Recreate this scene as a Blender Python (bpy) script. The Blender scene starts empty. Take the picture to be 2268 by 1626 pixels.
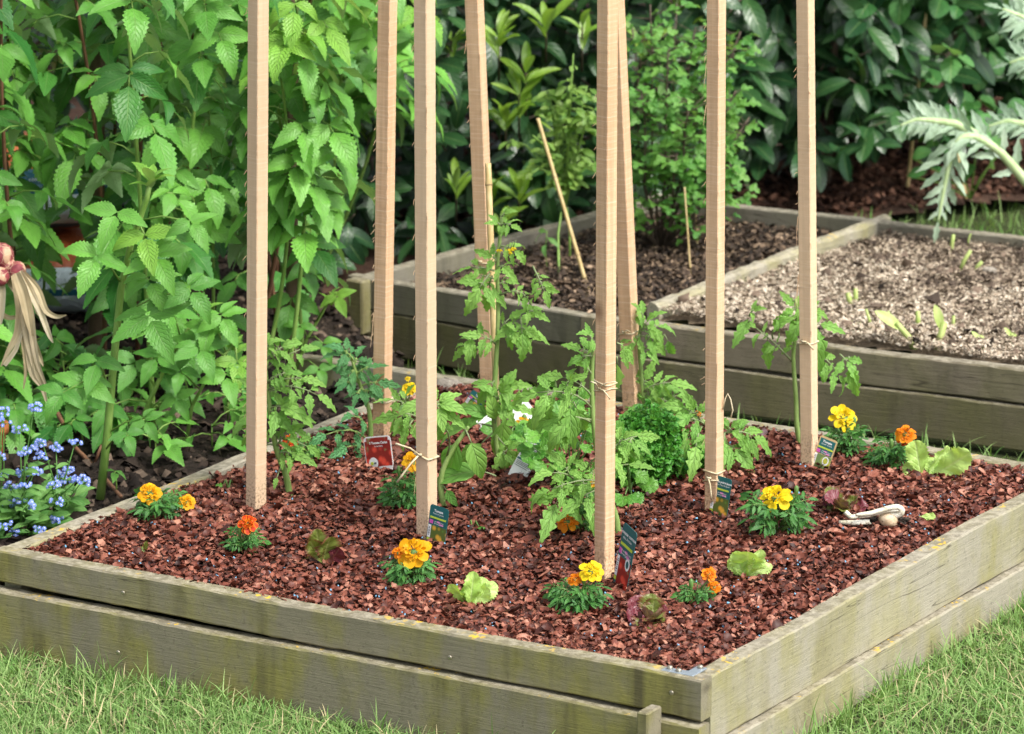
import bpy, math, random
import numpy as np
from mathutils import Matrix, Vector

# ------------------------------------------------------------------ camera, light, exposure
sc = bpy.context.scene
T = 0.14                       # top of the front raised bed above the lawn
H = 1.8 + T                    # camera height
F, PIT, CX, CY = 9389.2, 0.245383, 1134.0, 813.0     # focal length and centre in units of a 2268 px wide frame
cam = bpy.data.cameras.new('camera')
cam.sensor_width = 36.0
cam.lens = 36.0 * F / 2268.0
cam.clip_start, cam.clip_end = 0.1, 400.0
cam.dof.use_dof = True
cam.dof.focus_distance = 6.25
cam.dof.aperture_fstop = 10.0
camo = bpy.data.objects.new('camera', cam)
sc.collection.objects.link(camo)
camo.location = (0, 0, H)
camo.rotation_euler = (math.pi / 2 - PIT, 0, 0)
sc.camera = camo

SUN_EL, SUN_AZ = math.radians(52), math.radians(128)   # azimuth clockwise from +Y (sun in front right of the camera's back)
w = bpy.data.worlds.new('World'); sc.world = w; w.use_nodes = True
nt = w.node_tree
bg = nt.nodes['Background']
sky = nt.nodes.new('ShaderNodeTexSky'); sky.sky_type = 'NISHITA'; sky.sun_disc = False
sky.sun_elevation = SUN_EL; sky.sun_rotation = SUN_AZ
sky.air_density = 1.0; sky.dust_density = 4.0; sky.ozone_density = 1.0
hsv = nt.nodes.new('ShaderNodeHueSaturation'); hsv.inputs['Saturation'].default_value = 0.35
nt.links.new(sky.outputs[0], hsv.inputs['Color']); nt.links.new(hsv.outputs[0], bg.inputs['Color'])
bg.inputs['Strength'].default_value = 0.15
sd = bpy.data.lights.new('sun', 'SUN'); sd.energy = 1.9; sd.angle = math.radians(16); sd.color = (1.0, 0.95, 0.87)
so = bpy.data.objects.new('sun', sd); sc.collection.objects.link(so)
sdir = Vector((math.sin(SUN_AZ) * math.cos(SUN_EL), math.cos(SUN_AZ) * math.cos(SUN_EL), math.sin(SUN_EL)))
so.rotation_euler = sdir.to_track_quat('Z', 'Y').to_euler()
so.location = sdir * 30
sc.view_settings.view_transform = 'Standard'
sc.view_settings.look = 'None'
sc.view_settings.exposure = 0.95
sc.view_settings.gamma = 1.0
sc.cycles.use_denoising = True
sc.cycles.max_bounces = 8
sc.cycles.transparent_max_bounces = 8

random.seed(11)
R = np.random.RandomState(5)
U = lambda a, b: a + (b - a) * R.rand()

# ------------------------------------------------------------------ pixel helpers (2268-wide frame), only to find real places
def ray(px, py):
    a = (px - CX) / F; b = -(py - CY) / F
    c, s = math.cos(PIT), math.sin(PIT)
    return np.array([a, c + b * s, -s + b * c])
def G(px, py, z):                      # where the line of sight meets height z
    d = ray(px, py); return np.array([0, 0, H]) + d * ((z - H) / d[2])
def W(px, py, y):                      # where the line of sight meets depth y
    d = ray(px, py); return np.array([0, 0, H]) + d * (y / d[1])
def nrm(v):
    v = np.asarray(v, float); return v / (np.linalg.norm(v) + 1e-12)

# ------------------------------------------------------------------ mesh builder
class MB:
    def __init__(s): s.V = []; s.L = []; s.S = []; s.A = []; s.MI = []; s.n = 0
    def raw(s, V, loops, sizes, A=None, mi=0):
        V = np.asarray(V, float).reshape(-1, 3)
        if A is None: A = np.tile([0.5, 0.5, 0.5, 1.0], (len(V), 1))
        s.V.append(V); s.A.append(np.asarray(A, float).reshape(-1, 4))
        s.L.append(np.asarray(loops, int) + s.n); s.S.append(np.asarray(sizes, int))
        s.MI.append(np.full(len(sizes), mi, int)); s.n += len(V)
    def poly(s, V, faces, r=0.5, A=None, mi=0):
        V = np.asarray(V, float)
        if A is None:
            A = np.zeros((len(V), 4)); A[:, :2] = 0.5; A[:, 2] = r; A[:, 3] = 1
        s.raw(V, [i for f in faces for i in f], [len(f) for f in faces], A, mi)
    def leaf(s, tp, pos, d, n, scale=1.0, r=0.5, mi=0, wy=1.0):
        d = nrm(d); n = np.asarray(n, float); n = n - d * n.dot(d); n = nrm(n); y = np.cross(n, d)
        V = tp[0] * [scale, scale * wy, scale]
        V = V[:, :1] * d + V[:, 1:2] * y + V[:, 2:3] * n + np.asarray(pos)
        A = np.column_stack([tp[2], np.full(len(V), r), np.full(len(V), 1.0)])
        s.raw(V, tp[1], np.full(len(tp[1]) // 4, 4), A, mi)
    def join(s, o, mi):
        for V, L, S, A, off in zip(o.V, o.L, o.S, o.A, np.concatenate([[0], np.cumsum([len(v) for v in o.V])[:-1]]) if o.V else []): s.raw(V, L - off, S, A, mi)
    def tube(s, pts, rad, sides=6, r=0.5, mi=0, cap=True):
        pts = [np.asarray(p, float) for p in pts]
        if not hasattr(rad, '__len__'): rad = [rad] * len(pts)
        n = len(pts); vs = []; A = []
        up = np.array([0.0, 0.0, 1.0]); prev = None
        for i, p in enumerate(pts):
            t = nrm(pts[min(i + 1, n - 1)] - pts[max(i - 1, 0)])
            if prev is None:
                a = np.cross(t, up); 
                if np.linalg.norm(a) < 1e-3: a = np.cross(t, [1.0, 0, 0])
            else: a = prev - t * prev.dot(t)
            a = nrm(a); prev = a; b = np.cross(t, a)
            for k in range(sides):
                an = 2 * math.pi * k / sides
                vs.append(p + rad[i] * (math.cos(an) * a + math.sin(an) * b)); A.append([i / max(1, n - 1), k / sides, r, 1])
        fs = []
        for i in range(n - 1):
            for k in range(sides):
                k2 = (k + 1) % sides
                fs.append([i * sides + k, i * sides + k2, (i + 1) * sides + k2, (i + 1) * sides + k])
        if cap:
            fs.append(list(range(sides))[::-1]); fs.append([(n - 1) * sides + k for k in range(sides)])
        s.poly(vs, fs, A=A, mi=mi)
    def grid(s, P, r=0.5, mi=0, closed=False):      # P[i][j] points
        P = np.asarray(P, float); a, b = P.shape[:2]
        A = np.zeros((a * b, 4)); ii, jj = np.meshgrid(np.arange(a), np.arange(b), indexing='ij')
        A[:, 0] = ii.ravel() / (a - 1); A[:, 1] = jj.ravel() / (b - 1); A[:, 2] = r; A[:, 3] = 1
        fs = []
        for i in range(a - 1):
            for j in range(b if closed else b - 1):
                j2 = (j + 1) % b
                fs.append([i * b + j, i * b + j2, (i + 1) * b + j2, (i + 1) * b + j])
        s.poly(P.reshape(-1, 3), fs, A=A, mi=mi)
    def box(s, c, sx, sy, sz, M=None, bev=0.0, r=0.5, mi=0):
        # bevelled box made of three stacked outlines
        hx, hy, hz = sx / 2, sy / 2, sz / 2; b = min(bev, hx * .9, hy * .9, hz * .9)
        def ring(x, y, z, q):
            if q <= 0: return [(-x, -y, z), (x, -y, z), (x, y, z), (-x, y, z)]
            return [(-x + q, -y, z), (x - q, -y, z), (x, -y + q, z), (x, y - q, z), (x - q, y, z), (-x + q, y, z), (-x, y - q, z), (-x, -y + q, z)]
        if b > 0: rings = [ring(hx - b, hy - b, -hz, b * .5), ring(hx, hy, -hz + b, b), ring(hx, hy, hz - b, b), ring(hx - b, hy - b, hz, b * .5)]
        else: rings = [ring(hx, hy, -hz, 0), ring(hx, hy, hz, 0)]
        m = len(rings[0]); V = np.array([v for q in rings for v in q], float)
        if M is not None: V = V @ np.asarray(M, float).T
        V = V + np.asarray(c, float); fs = [list(range(m))[::-1]]
        for i in range(len(rings) - 1):
            for k in range(m): fs.append([i * m + k, i * m + (k + 1) % m, (i + 1) * m + (k + 1) % m, (i + 1) * m + k])
        fs.append([(len(rings) - 1) * m + k for k in range(m)])
        s.poly(V, fs, r=r, mi=mi)
    def mesh(s, name, mats, smooth=True):
        me = bpy.data.meshes.new(name)
        V = np.concatenate(s.V); L = np.concatenate(s.L); S = np.concatenate(s.S); A = np.concatenate(s.A)
        me.vertices.add(len(V)); me.vertices.foreach_set('co', V.ravel())
        me.loops.add(len(L)); me.loops.foreach_set('vertex_index', L)
        me.polygons.add(len(S))
        st = np.concatenate([[0], np.cumsum(S)[:-1]]); me.polygons.foreach_set('loop_start', st)
        me.polygons.foreach_set('material_index', np.concatenate(s.MI))
        me.polygons.foreach_set('use_smooth', np.full(len(S), bool(smooth)))
        at = me.attributes.new('lf', 'FLOAT_COLOR', 'POINT'); at.data.foreach_set('color', A.ravel())
        for m in (mats if isinstance(mats, (list, tuple)) else [mats]): me.materials.append(m)
        me.update(calc_edges=True); me.validate()
        return me

def obj(name, mb, mats, parent=None, smooth=True, loc=(0, 0, 0)):
    o = bpy.data.objects.new(name, mb.mesh(name, mats, smooth)); sc.collection.objects.link(o)
    o.location = loc
    if parent is not None: o.parent = parent
    return o
def tag(o, label, cat, group=None, kind=None):
    o['label'] = label; o['category'] = cat
    if group: o['group'] = group
    if kind: o['kind'] = kind
    return o
def thing(name, label, cat, loc=(0, 0, 0), rot=(0, 0, 0), group=None):
    o = bpy.data.objects.new(name, None); sc.collection.objects.link(o)
    o.empty_display_size = 0.05; o.location = loc; o.rotation_euler = rot
    return tag(o, label, cat, group)
def wpart(name, mb, mats, parent, smooth=True):
    # a part whose mesh is given in world coordinates, under an unrotated Empty
    o = obj(name, mb, mats, parent, smooth)
    o.location = -Vector(parent.location) if parent.parent is None else (0, 0, 0)
    return o
def spart(name, mb, mats, parent, smooth=True):   # a sub-part: its parent already carries the offset
    return obj(name, mb, mats, parent, smooth)
def structure(o, label, cat):
    return tag(o, label, cat, None, 'structure')

# ------------------------------------------------------------------ materials
class N:
    def __init__(s, name):
        s.m = bpy.data.materials.new(name); s.m.use_nodes = True; s.t = s.m.node_tree; s.t.nodes.clear()
        s.out = s.t.nodes.new('ShaderNodeOutputMaterial')
    def n(s, typ, **kw):
        nd = s.t.nodes.new('ShaderNode' + typ)
        for k, v in kw.items(): setattr(nd, k, v)
        return nd
    def set(s, inp, v):
        if isinstance(v, bpy.types.NodeSocket): s.t.links.new(v, inp)
        elif isinstance(v, (tuple, list)) and len(v) == 3 and inp.type == 'RGBA': inp.default_value = (*v, 1)
        else: inp.default_value = v
    def math(s, op, a, b=0.0, c=None, clamp=False):
        nd = s.n('Math', operation=op); nd.use_clamp = clamp
        s.set(nd.inputs[0], a); s.set(nd.inputs[1], b)
        if c is not None: s.set(nd.inputs[2], c)
        return nd.outputs[0]
    def mix(s, f, a, b, mode='MIX'):
        nd = s.n('Mix', data_type='RGBA', blend_type=mode)
        s.set(nd.inputs[0], f); s.set(nd.inputs[6], a); s.set(nd.inputs[7], b); return nd.outputs[2]
    def ramp(s, f, lo, hi):
        nd = s.n('MapRange', clamp=True); s.set(nd.inputs[0], f); nd.inputs[1].default_value = lo; nd.inputs[2].default_value = hi
        return nd.outputs[0]
    def noise(s, vec, scale, detail=3.0, rough=0.55, dist=0.0):
        nd = s.n('TexNoise'); s.set(nd.inputs['Vector'], vec); nd.inputs['Scale'].default_value = scale
        nd.inputs['Detail'].default_value = detail; nd.inputs['Roughness'].default_value = rough; nd.inputs['Distortion'].default_value = dist
        return nd.outputs['Fac']
    def vor(s, vec, scale, feature='F1'):
        nd = s.n('TexVoronoi', feature=feature); s.set(nd.inputs['Vector'], vec); nd.inputs['Scale'].default_value = scale
        return nd
    def coord(s, sx=1, sy=1, sz=1):
        tc = s.n('TexCoord'); mp = s.n('Mapping'); mp.inputs['Scale'].default_value = (sx, sy, sz)
        s.t.links.new(tc.outputs['Object'], mp.inputs['Vector']); return mp.outputs[0]
    def lf(s):
        at = s.n('Attribute', attribute_name='lf'); sp = s.n('SeparateColor'); s.t.links.new(at.outputs['Color'], sp.inputs[0])
        return sp.outputs[0], sp.outputs[1], sp.outputs[2]
    def orand(s): return s.n('ObjectInfo').outputs['Random']
    def bump(s, h, strength=0.3, dist=0.002):
        b = s.n('Bump'); s.set(b.inputs['Height'], h); b.inputs['Strength'].default_value = strength; b.inputs['Distance'].default_value = dist
        return b.outputs[0]
    def prin(s, col, rough=0.6, spec=0.5, normal=None, **kw):
        p = s.n('BsdfPrincipled'); s.set(p.inputs['Base Color'], col); s.set(p.inputs['Roughness'], rough)
        p.inputs['Specular IOR Level'].default_value = spec
        for k, v in kw.items(): s.set(p.inputs[k.replace('_', ' ')], v)
        if normal is not None: s.t.links.new(normal, p.inputs['Normal'])
        return p.outputs[0]
    def fin(s, sh):
        s.t.links.new(sh, s.out.inputs[0]); return s.m

def leaf_mat(name, ca, cb, under=None, veins=7.0, slope=2.2, vdark=0.35, rough=0.45, spec=0.4, trans=0.35, bump=0.5, mid=(0.25, 0.42, 0.12), midw=0.05, edge=None, tcol=None):
    m = N(name); t, s, r = m.lf()
    a = m.math('ABSOLUTE', m.math('SUBTRACT', m.math('MULTIPLY', s, 2.0), 1.0))
    ph = m.math('FRACT', m.math('SUBTRACT', m.math('MULTIPLY', t, veins), m.math('MULTIPLY', a, slope)))
    v = m.math('SUBTRACT', 1.0, m.ramp(m.math('ABSOLUTE', m.math('SUBTRACT', ph, 0.5)), 0.0, 0.22))     # 1 on a vein
    mr = m.math('SUBTRACT', 1.0, m.ramp(a, midw * 0.4, midw * 1.6))
    col = m.mix(r, ca, cb)
    nz = m.noise(m.coord(), 60, 2)
    col = m.mix(m.ramp(nz, .35, .7), m.mix(0.16, col, (0.0, 0.0, 0.0)), col)
    col = m.mix(m.math('MULTIPLY', v, vdark), col, m.mix(1.0, col, (0.45, 0.5, 0.45), 'MULTIPLY'))
    if edge is not None: col = m.mix(m.math('MULTIPLY', m.ramp(a, .55, 1.0), edge[1]), col, edge[0])
    col = m.mix(m.math('MULTIPLY', mr, 0.65), col, mid)
    if under is not None:
        bf = m.n('NewGeometry').outputs['Backfacing']; col = m.mix(m.math('MULTIPLY', bf, 0.75), col, under)
    h = m.math('SUBTRACT', m.math('MULTIPLY', v, -1.0), m.math('MULTIPLY', mr, 1.4))
    nm = m.bump(h, bump, 0.0016)
    ps = m.prin(col, rough, spec, nm)
    if trans > 0:
        tr = m.n('BsdfTranslucent'); m.set(tr.inputs[0], m.mix(1.0, col, tcol or (1.25, 1.3, 0.55), 'MULTIPLY'))
        mx = m.n('MixShader'); mx.inputs[0].default_value = trans
        m.t.links.new(ps, mx.inputs[1]); m.t.links.new(tr.outputs[0], mx.inputs[2]); ps = mx.outputs[0]
    return m.fin(ps)

def stem_mat(name, ca, cb, rough=0.5, trans=0.0):
    m = N(name); t, s, r = m.lf()
    n1 = m.noise(m.coord(1, 1, .3), 90, 3)
    col = m.mix(m.ramp(n1, .35, .7), ca, cb)
    return m.fin(m.prin(col, rough, 0.4, m.bump(n1, .3, .001)))

def plain(name, col, rough=0.5, spec=0.5, nz=0.0, **kw):
    m = N(name); c = col
    if nz: c = m.mix(m.ramp(m.noise(m.coord(), 45, 3), .3, .75), tuple(x * (1 - nz) for x in col), col)
    return m.fin(m.prin(c, rough, spec, **kw))

def weathered(name, base, green, dark, lichen=0.0, gfac=1.0, rough=0.85, streak=1.0):
    # grey softwood boards with algae, run-off streaks, knots and yellow lichen; local X runs along the board
    m = N(name)
    tc = m.n('TexCoord'); oi = m.n('ObjectInfo')
    off = m.n('VectorMath', operation='ADD'); cmb = m.n('CombineXYZ')
    m.set(cmb.inputs[0], m.math('MULTIPLY', oi.outputs['Random'], 37.0)); m.set(cmb.inputs[2], m.math('MULTIPLY', oi.outputs['Random'], 11.0))
    m.t.links.new(tc.outputs['Object'], off.inputs[0]); m.t.links.new(cmb.outputs[0], off.inputs[1]); P = off.outputs[0]
    def mp(x, y, z):
        q = m.n('Mapping'); q.inputs['Scale'].default_value = (x, y, z); m.t.links.new(P, q.inputs['Vector']); return q.outputs[0]
    grain = m.noise(mp(3, 60, 60), 6, 6, .65, .4)
    fine = m.noise(mp(6, 220, 220), 6, 4, .6)
    blot = m.noise(mp(1, 1, .55), 9, 5, .6)
    runs = m.noise(mp(1, 1, .07), 26, 3, .55)
    big = m.noise(mp(1, 1, 1), 3.2, 3, .5)
    col = m.mix(m.ramp(grain, .3, .72), tuple(x * .80 for x in base), base)
    col = m.mix(m.math('MULTIPLY', m.ramp(blot, .42, .60), gfac), col, m.mix(m.ramp(grain, .3, .7), tuple(x * .75 for x in green), green))
    col = m.mix(m.math('MULTIPLY', m.math('MULTIPLY', m.ramp(runs, .50, .70), m.ramp(blot, .40, .58)), .75 * streak), col, dark)
    col = m.mix(m.math('MULTIPLY', m.ramp(big, .52, .75), .4), col, tuple(x * 1.25 for x in base))
    col = m.mix(m.math('MULTIPLY', m.ramp(m.noise(P, 150, 3, .6), .58, .72), .35), col, (0.05, 0.045, 0.035))
    crk = m.math('ABSOLUTE', m.math('SUBTRACT', m.noise(mp(.55, 20, 20), 2.0, 2, .45, .5), .5))
    col = m.mix(m.math('MULTIPLY', m.math('MULTIPLY', m.math('SUBTRACT', 1.0, m.ramp(crk, .001, .007)), m.ramp(big, .46, .56)), .7), col, (0.045, 0.036, 0.026))
    kn = m.vor(mp(1, 1, 2.0), 4.2)
    kd = m.math('SUBTRACT', 1.0, m.ramp(m.math('ADD', kn.outputs['Distance'], m.math('MULTIPLY', fine, .05)), .04, .11))
    col = m.mix(m.math('MULTIPLY', kd, .75), col, dark)
    geo = m.n('NewGeometry'); sx = m.n('SeparateXYZ'); m.t.links.new(geo.outputs['Normal'], sx.inputs[0])
    up = m.ramp(sx.outputs[2], .6, .9)
    crust = m.mix(m.ramp(m.noise(P, 70, 4, .7), .4, .62), (0.15, 0.13, 0.09), (0.37, 0.335, 0.26))
    col = m.mix(m.math('MULTIPLY', up, .65), col, crust)
    if lichen > 0:
        lv = m.noise(P, 75, 3, .6); spots = m.math('MULTIPLY', m.ramp(lv, .57, .61), m.ramp(m.noise(mp(1, .2, .2), 9, 2), .54, .62))
        col = m.mix(m.math('MULTIPLY', m.math('MULTIPLY', spots, up), lichen), col, (0.62, 0.40, 0.035))
    h = m.math('ADD', m.math('MULTIPLY', grain, 1.0), m.math('MULTIPLY', fine, .5))
    return m.fin(m.prin(col, rough, 0.25, m.bump(h, .55, .0022)))

def fresh_wood(name, a, b):
    # rough sawn stake, local Z along the stake
    m = N(name)
    tc = m.n('TexCoord'); oi = m.n('ObjectInfo'); off = m.n('VectorMath', operation='ADD'); cmb = m.n('CombineXYZ')
    m.set(cmb.inputs[2], m.math('MULTIPLY', oi.outputs['Random'], 17.0)); m.t.links.new(tc.outputs['Object'], off.inputs[0]); m.t.links.new(cmb.outputs[0], off.inputs[1]); P = off.outputs[0]
    def mp(x, y, z):
        q = m.n('Mapping'); q.inputs['Scale'].default_value = (x, y, z); m.t.links.new(P, q.inputs['Vector']); return q.outputs[0]
    saw = m.noise(mp(5, 5, 170), 1.6, 4, .75)
    saw2 = m.noise(mp(6, 6, 70), 1.3, 3, .6)
    grain = m.noise(mp(110, 110, 3.2), 1.2, 4, .6, .3)
    big = m.noise(mp(8, 8, 2.2), 1.5, 3, .5)
    fine = m.noise(P, 420, 2, .6)
    col = m.mix(m.ramp(big, .35, .68), a, b)
    col = m.mix(m.math('MULTIPLY', m.ramp(grain, .38, .64), .60), col, tuple(x * .74 for x in a))
    col = m.mix(m.math('MULTIPLY', m.ramp(saw, .50, .68), .42), col, (0.82, 0.66, 0.50))
    col = m.mix(m.math('MULTIPLY', m.ramp(saw2, .54, .70), .34), col, tuple(x * .68 for x in a))
    col = m.mix(m.math('MULTIPLY', m.ramp(fine, .62, .75), .35), col, tuple(x * .45 for x in a))
    col = m.mix(m.math('MULTIPLY', m.ramp(oi.outputs['Random'], .3, 1.0), .6), col, (0.66, 0.52, 0.36))
    sz = m.n('SeparateXYZ'); m.t.links.new(tc.outputs['Object'], sz.inputs[0]); spl = m.math('MULTIPLY', m.ramp(m.noise(P, 260, 3, .6), .50, .60), m.math('SUBTRACT', 1.0, m.ramp(sz.outputs[2], .0, .075)))
    col = m.mix(m.math('MULTIPLY', spl, .75), col, (0.07, 0.035, 0.022))
    kn = m.vor(mp(9, 9, 6), .8); kd = m.math('SUBTRACT', 1.0, m.ramp(kn.outputs['Distance'], .04, .10))
    col = m.mix(m.math('MULTIPLY', kd, .7), col, (0.20, 0.10, 0.055))
    h = m.math('ADD', saw, m.math('MULTIPLY', fine, .6))
    return m.fin(m.prin(col, .85, .15, m.bump(h, .6, .0005)))

def chip_mat(name, cols, rough=0.5, spec=0.5):
    m = N(name); t, s, r = m.lf()
    cr = m.n('ValToRGB'); cr.color_ramp.interpolation = 'LINEAR'
    els = cr.color_ramp.elements
    while len(els) > 1: els.remove(els[0])
    for i, (p, c) in enumerate(cols):
        if i == 0: els[0].position = p; els[0].color = (*c, 1)
        else:
            e = els.new(p); e.color = (*c, 1)
    m.t.links.new(r, cr.inputs[0])
    n1 = m.noise(m.coord(), 160, 3, .6)
    col = m.mix(m.ramp(n1, .35, .7), m.mix(1.0, cr.outputs[0], (0.62, 0.58, 0.58), 'MULTIPLY'), cr.outputs[0])
    return m.fin(m.prin(col, rough, spec, m.bump(n1, .4, .001)))

def soil_mat(name, a, b, c, sc1=30, specks=0.0):
    m = N(name); P = m.coord()
    n1 = m.noise(P, sc1, 8, .68); n2 = m.noise(P, sc1 * 4, 4, .6); n3 = m.noise(P, 4, 4, .5)
    col = m.mix(m.ramp(n1, .32, .66), a, b); col = m.mix(m.ramp(n2, .55, .75), col, c); col = m.mix(m.math('MULTIPLY', m.ramp(n3, .45, .7), .5), col, a)
    h = m.math('ADD', n1, m.math('MULTIPLY', n2, .5))
    return m.fin(m.prin(col, .9, .2, m.bump(h, .9, .012)))

M = {}
M['rasp'] = leaf_mat('raspberry_leaf', (0.028, 0.155, 0.022), (0.185, 0.47, 0.064), under=(0.28, 0.42, 0.22), veins=9, slope=2.6, vdark=.26, rough=.44, spec=.40, trans=.20, bump=.40, mid=(0.16, 0.30, 0.08), midw=.035)
M['raspyoung'] = leaf_mat('raspberry_young_leaf', (0.17, 0.44, 0.05), (0.27, 0.54, 0.075), under=(0.3, 0.42, 0.2), veins=9, slope=2.6, vdark=.4, rough=.45, trans=.32, bump=.7, mid=(0.25, 0.40, 0.10), midw=.03)
M['raspcane'] = stem_mat('raspberry_cane_green', (0.13, 0.26, 0.04), (0.24, 0.38, 0.09))
M['oldcane'] = stem_mat('raspberry_cane_brown', (0.10, 0.045, 0.022), (0.20, 0.10, 0.05), .7)
M['laurel'] = leaf_mat('laurel_leaf', (0.014, 0.056, 0.021), (0.046, 0.128, 0.035), under=(0.10, 0.18, 0.07), veins=7, slope=1.6, vdark=.2, rough=.31, spec=.5, trans=.10, bump=.3, mid=(0.14, 0.24, 0.08), midw=.05)
M['laurelnew'] = leaf_mat('laurel_new_leaf', (0.17, 0.34, 0.03), (0.28, 0.46, 0.055), under=(0.25, 0.40, 0.10), veins=7, slope=1.6, vdark=.2, rough=.33, spec=.5, trans=.35, bump=.3, mid=(0.30, 0.44, 0.12))
M['shrub'] = leaf_mat('broad_shrub_leaf', (0.05, 0.20, 0.05), (0.13, 0.33, 0.09), under=(0.2, 0.34, 0.16), veins=5, slope=1.4, vdark=.25, rough=.4, trans=.3, bump=.4)
M['bark'] = stem_mat('shrub_bark', (0.05, 0.035, 0.025), (0.13, 0.10, 0.07), .8)
M['tomato'] = leaf_mat('tomato_leaf', (0.16, 0.39, 0.075), (0.31, 0.56, 0.12), under=(0.24, 0.40, 0.16), veins=5, slope=1.5, vdark=.12, rough=.55, spec=.3, trans=.36, bump=.7, mid=(0.26, 0.42, 0.14), midw=.05)
M['tomatodark'] = leaf_mat('tomato_leaf_bluish', (0.08, 0.28, 0.10), (0.15, 0.38, 0.13), under=(0.2, 0.34, 0.18), veins=5, slope=1.5, vdark=.3, rough=.55, spec=.3, trans=.28, bump=.9, mid=(0.2, 0.36, 0.16))
M['tomstem'] = stem_mat('tomato_stem', (0.16, 0.26, 0.06), (0.27, 0.38, 0.12), .55)
M['tompurple'] = stem_mat('tomato_petiole', (0.16, 0.20, 0.09), (0.24, 0.30, 0.14), .55)
M['marifol'] = leaf_mat('marigold_leaf', (0.025, 0.125, 0.02), (0.08, 0.26, 0.045), under=(0.10, 0.22, 0.10), veins=6, slope=1.5, vdark=.2, rough=.45, trans=.25, bump=.3)
M['maristem'] = stem_mat('marigold_stem', (0.06, 0.15, 0.03), (0.14, 0.25, 0.06))
def petal(name, a, b, edge=None):
    return leaf_mat(name, a, b, veins=3, slope=0, vdark=.06, rough=.55, spec=.25, trans=.28, bump=.15, mid=a, midw=.01, edge=edge, tcol=(1.1, 1.05, .8))
M['petyel'] = petal('petal_lemon_yellow', (0.80, 0.56, 0.006), (0.86, 0.67, 0.012))
M['petgold'] = petal('petal_golden_yellow', (0.80, 0.36, 0.003), (0.86, 0.48, 0.006))
M['petor'] = petal('petal_orange', (0.78, 0.20, 0.003), (0.84, 0.30, 0.005))
M['petred'] = petal('petal_red_orange_edge', (0.55, 0.03, 0.004), (0.62, 0.06, 0.005), edge=((0.82, 0.27, 0.006), .85))
M['lett'] = leaf_mat('lettuce_leaf_green', (0.42, 0.66, 0.13), (0.58, 0.76, 0.28), under=(0.46, 0.62, 0.22), veins=5, slope=1.2, vdark=.06, rough=.4, trans=.35, bump=.4, mid=(0.55, 0.68, 0.30), midw=.08)
M['lettred'] = leaf_mat('lettuce_leaf_red', (0.14, 0.19, 0.035), (0.20, 0.24, 0.05), under=(0.20, 0.09, 0.09), veins=5, slope=1.2, vdark=.12, rough=.38, trans=.3, bump=.4, mid=(0.32, 0.34, 0.12), midw=.08, edge=((0.20, 0.035, 0.04), .9))
M['lettpurp'] = leaf_mat('lettuce_leaf_wine', (0.15, 0.025, 0.04), (0.21, 0.055, 0.065), veins=5, slope=1.2, vdark=.1, rough=.35, trans=.2, bump=.4, mid=(0.28, 0.12, 0.10))
M['lettpink'] = leaf_mat('lettuce_leaf_faded', (0.40, 0.24, 0.27), (0.46, 0.32, 0.34), veins=4, slope=1.2, vdark=.2, rough=.6, trans=.2, bump=.4, mid=(0.6, 0.5, 0.5))
M['parsley'] = leaf_mat('parsley_leaf', (0.032, 0.18, 0.018), (0.105, 0.36, 0.04), under=(0.16, 0.36, 0.09), veins=3, slope=1, vdark=.15, rough=.4, trans=.3, bump=.3)
M['flatp'] = leaf_mat('flat_parsley_leaf', (0.085, 0.28, 0.035), (0.18, 0.42, 0.06), under=(0.2, 0.38, 0.12), veins=4, slope=1.2, vdark=.25, rough=.4, trans=.3, bump=.5)
M['currant'] = leaf_mat('currant_leaf', (0.08, 0.27, 0.05), (0.20, 0.42, 0.08), under=(0.25, 0.42, 0.15), veins=4, slope=1.4, vdark=.25, rough=.45, trans=.36, bump=.4)
M['blueb'] = leaf_mat('blueberry_leaf', (0.12, 0.27, 0.05), (0.26, 0.40, 0.08), under=(0.25, 0.38, 0.16), veins=5, slope=1.4, vdark=.2, rough=.4, trans=.35, bump=.3)
M['card'] = leaf_mat('cardoon_leaf', (0.28, 0.43, 0.28), (0.46, 0.59, 0.43), under=(0.5, 0.6, 0.5), veins=4, slope=1.4, vdark=.2, rough=.6, trans=.25, bump=.5, mid=(0.45, 0.56, 0.34), tcol=(1, 1.1, .7))
M['cardrib'] = stem_mat('cardoon_rib', (0.36, 0.50, 0.22), (0.50, 0.62, 0.34))
M['fmnleaf'] = leaf_mat('forget_me_not_leaf', (0.09, 0.25, 0.055), (0.18, 0.37, 0.09), under=(0.2, 0.36, 0.14), veins=3, slope=1, vdark=.1, rough=.55, trans=.3, bump=.3, mid=(0.26, 0.42, 0.16))
M['fmn'] = petal('forget_me_not_petal', (0.14, 0.22, 0.70), (0.27, 0.38, 0.84))
M['fmneye'] = plain('forget_me_not_eye', (0.75, 0.72, 0.55), .6)
M['grass'] = leaf_mat('grass_blade', (0.105, 0.27, 0.05), (0.37, 0.50, 0.19), veins=1, slope=0, vdark=.05, rough=.58, spec=.28, trans=.24, bump=.1, mid=(0.2, 0.40, 0.10))
M['straw'] = plain('dry_grass', (0.42, 0.36, 0.20), .8, .2)
M['planka'] = weathered('weathered_board', (0.25, 0.225, 0.155), (0.275, 0.255, 0.08), (0.075, 0.063, 0.042), lichen=1, gfac=1)
M['plankd'] = weathered('weathered_board_brown', (0.21, 0.178, 0.128), (0.165, 0.155, 0.075), (0.062, 0.052, 0.042), lichen=.3, gfac=.7)
M['plankb'] = weathered('weathered_board_pale', (0.345, 0.32, 0.25), (0.30, 0.28, 0.125), (0.17, 0.15, 0.11), lichen=.8, gfac=.85, streak=.55)
M['plankc'] = weathered('weathered_board_dark', (0.155, 0.135, 0.085), (0.15, 0.145, 0.055), (0.06, 0.05, 0.035), gfac=.6)
M['plankg'] = weathered('weathered_board_grey', (0.20, 0.185, 0.145), (0.17, 0.165, 0.09), (0.07, 0.065, 0.05), gfac=.4)
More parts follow.
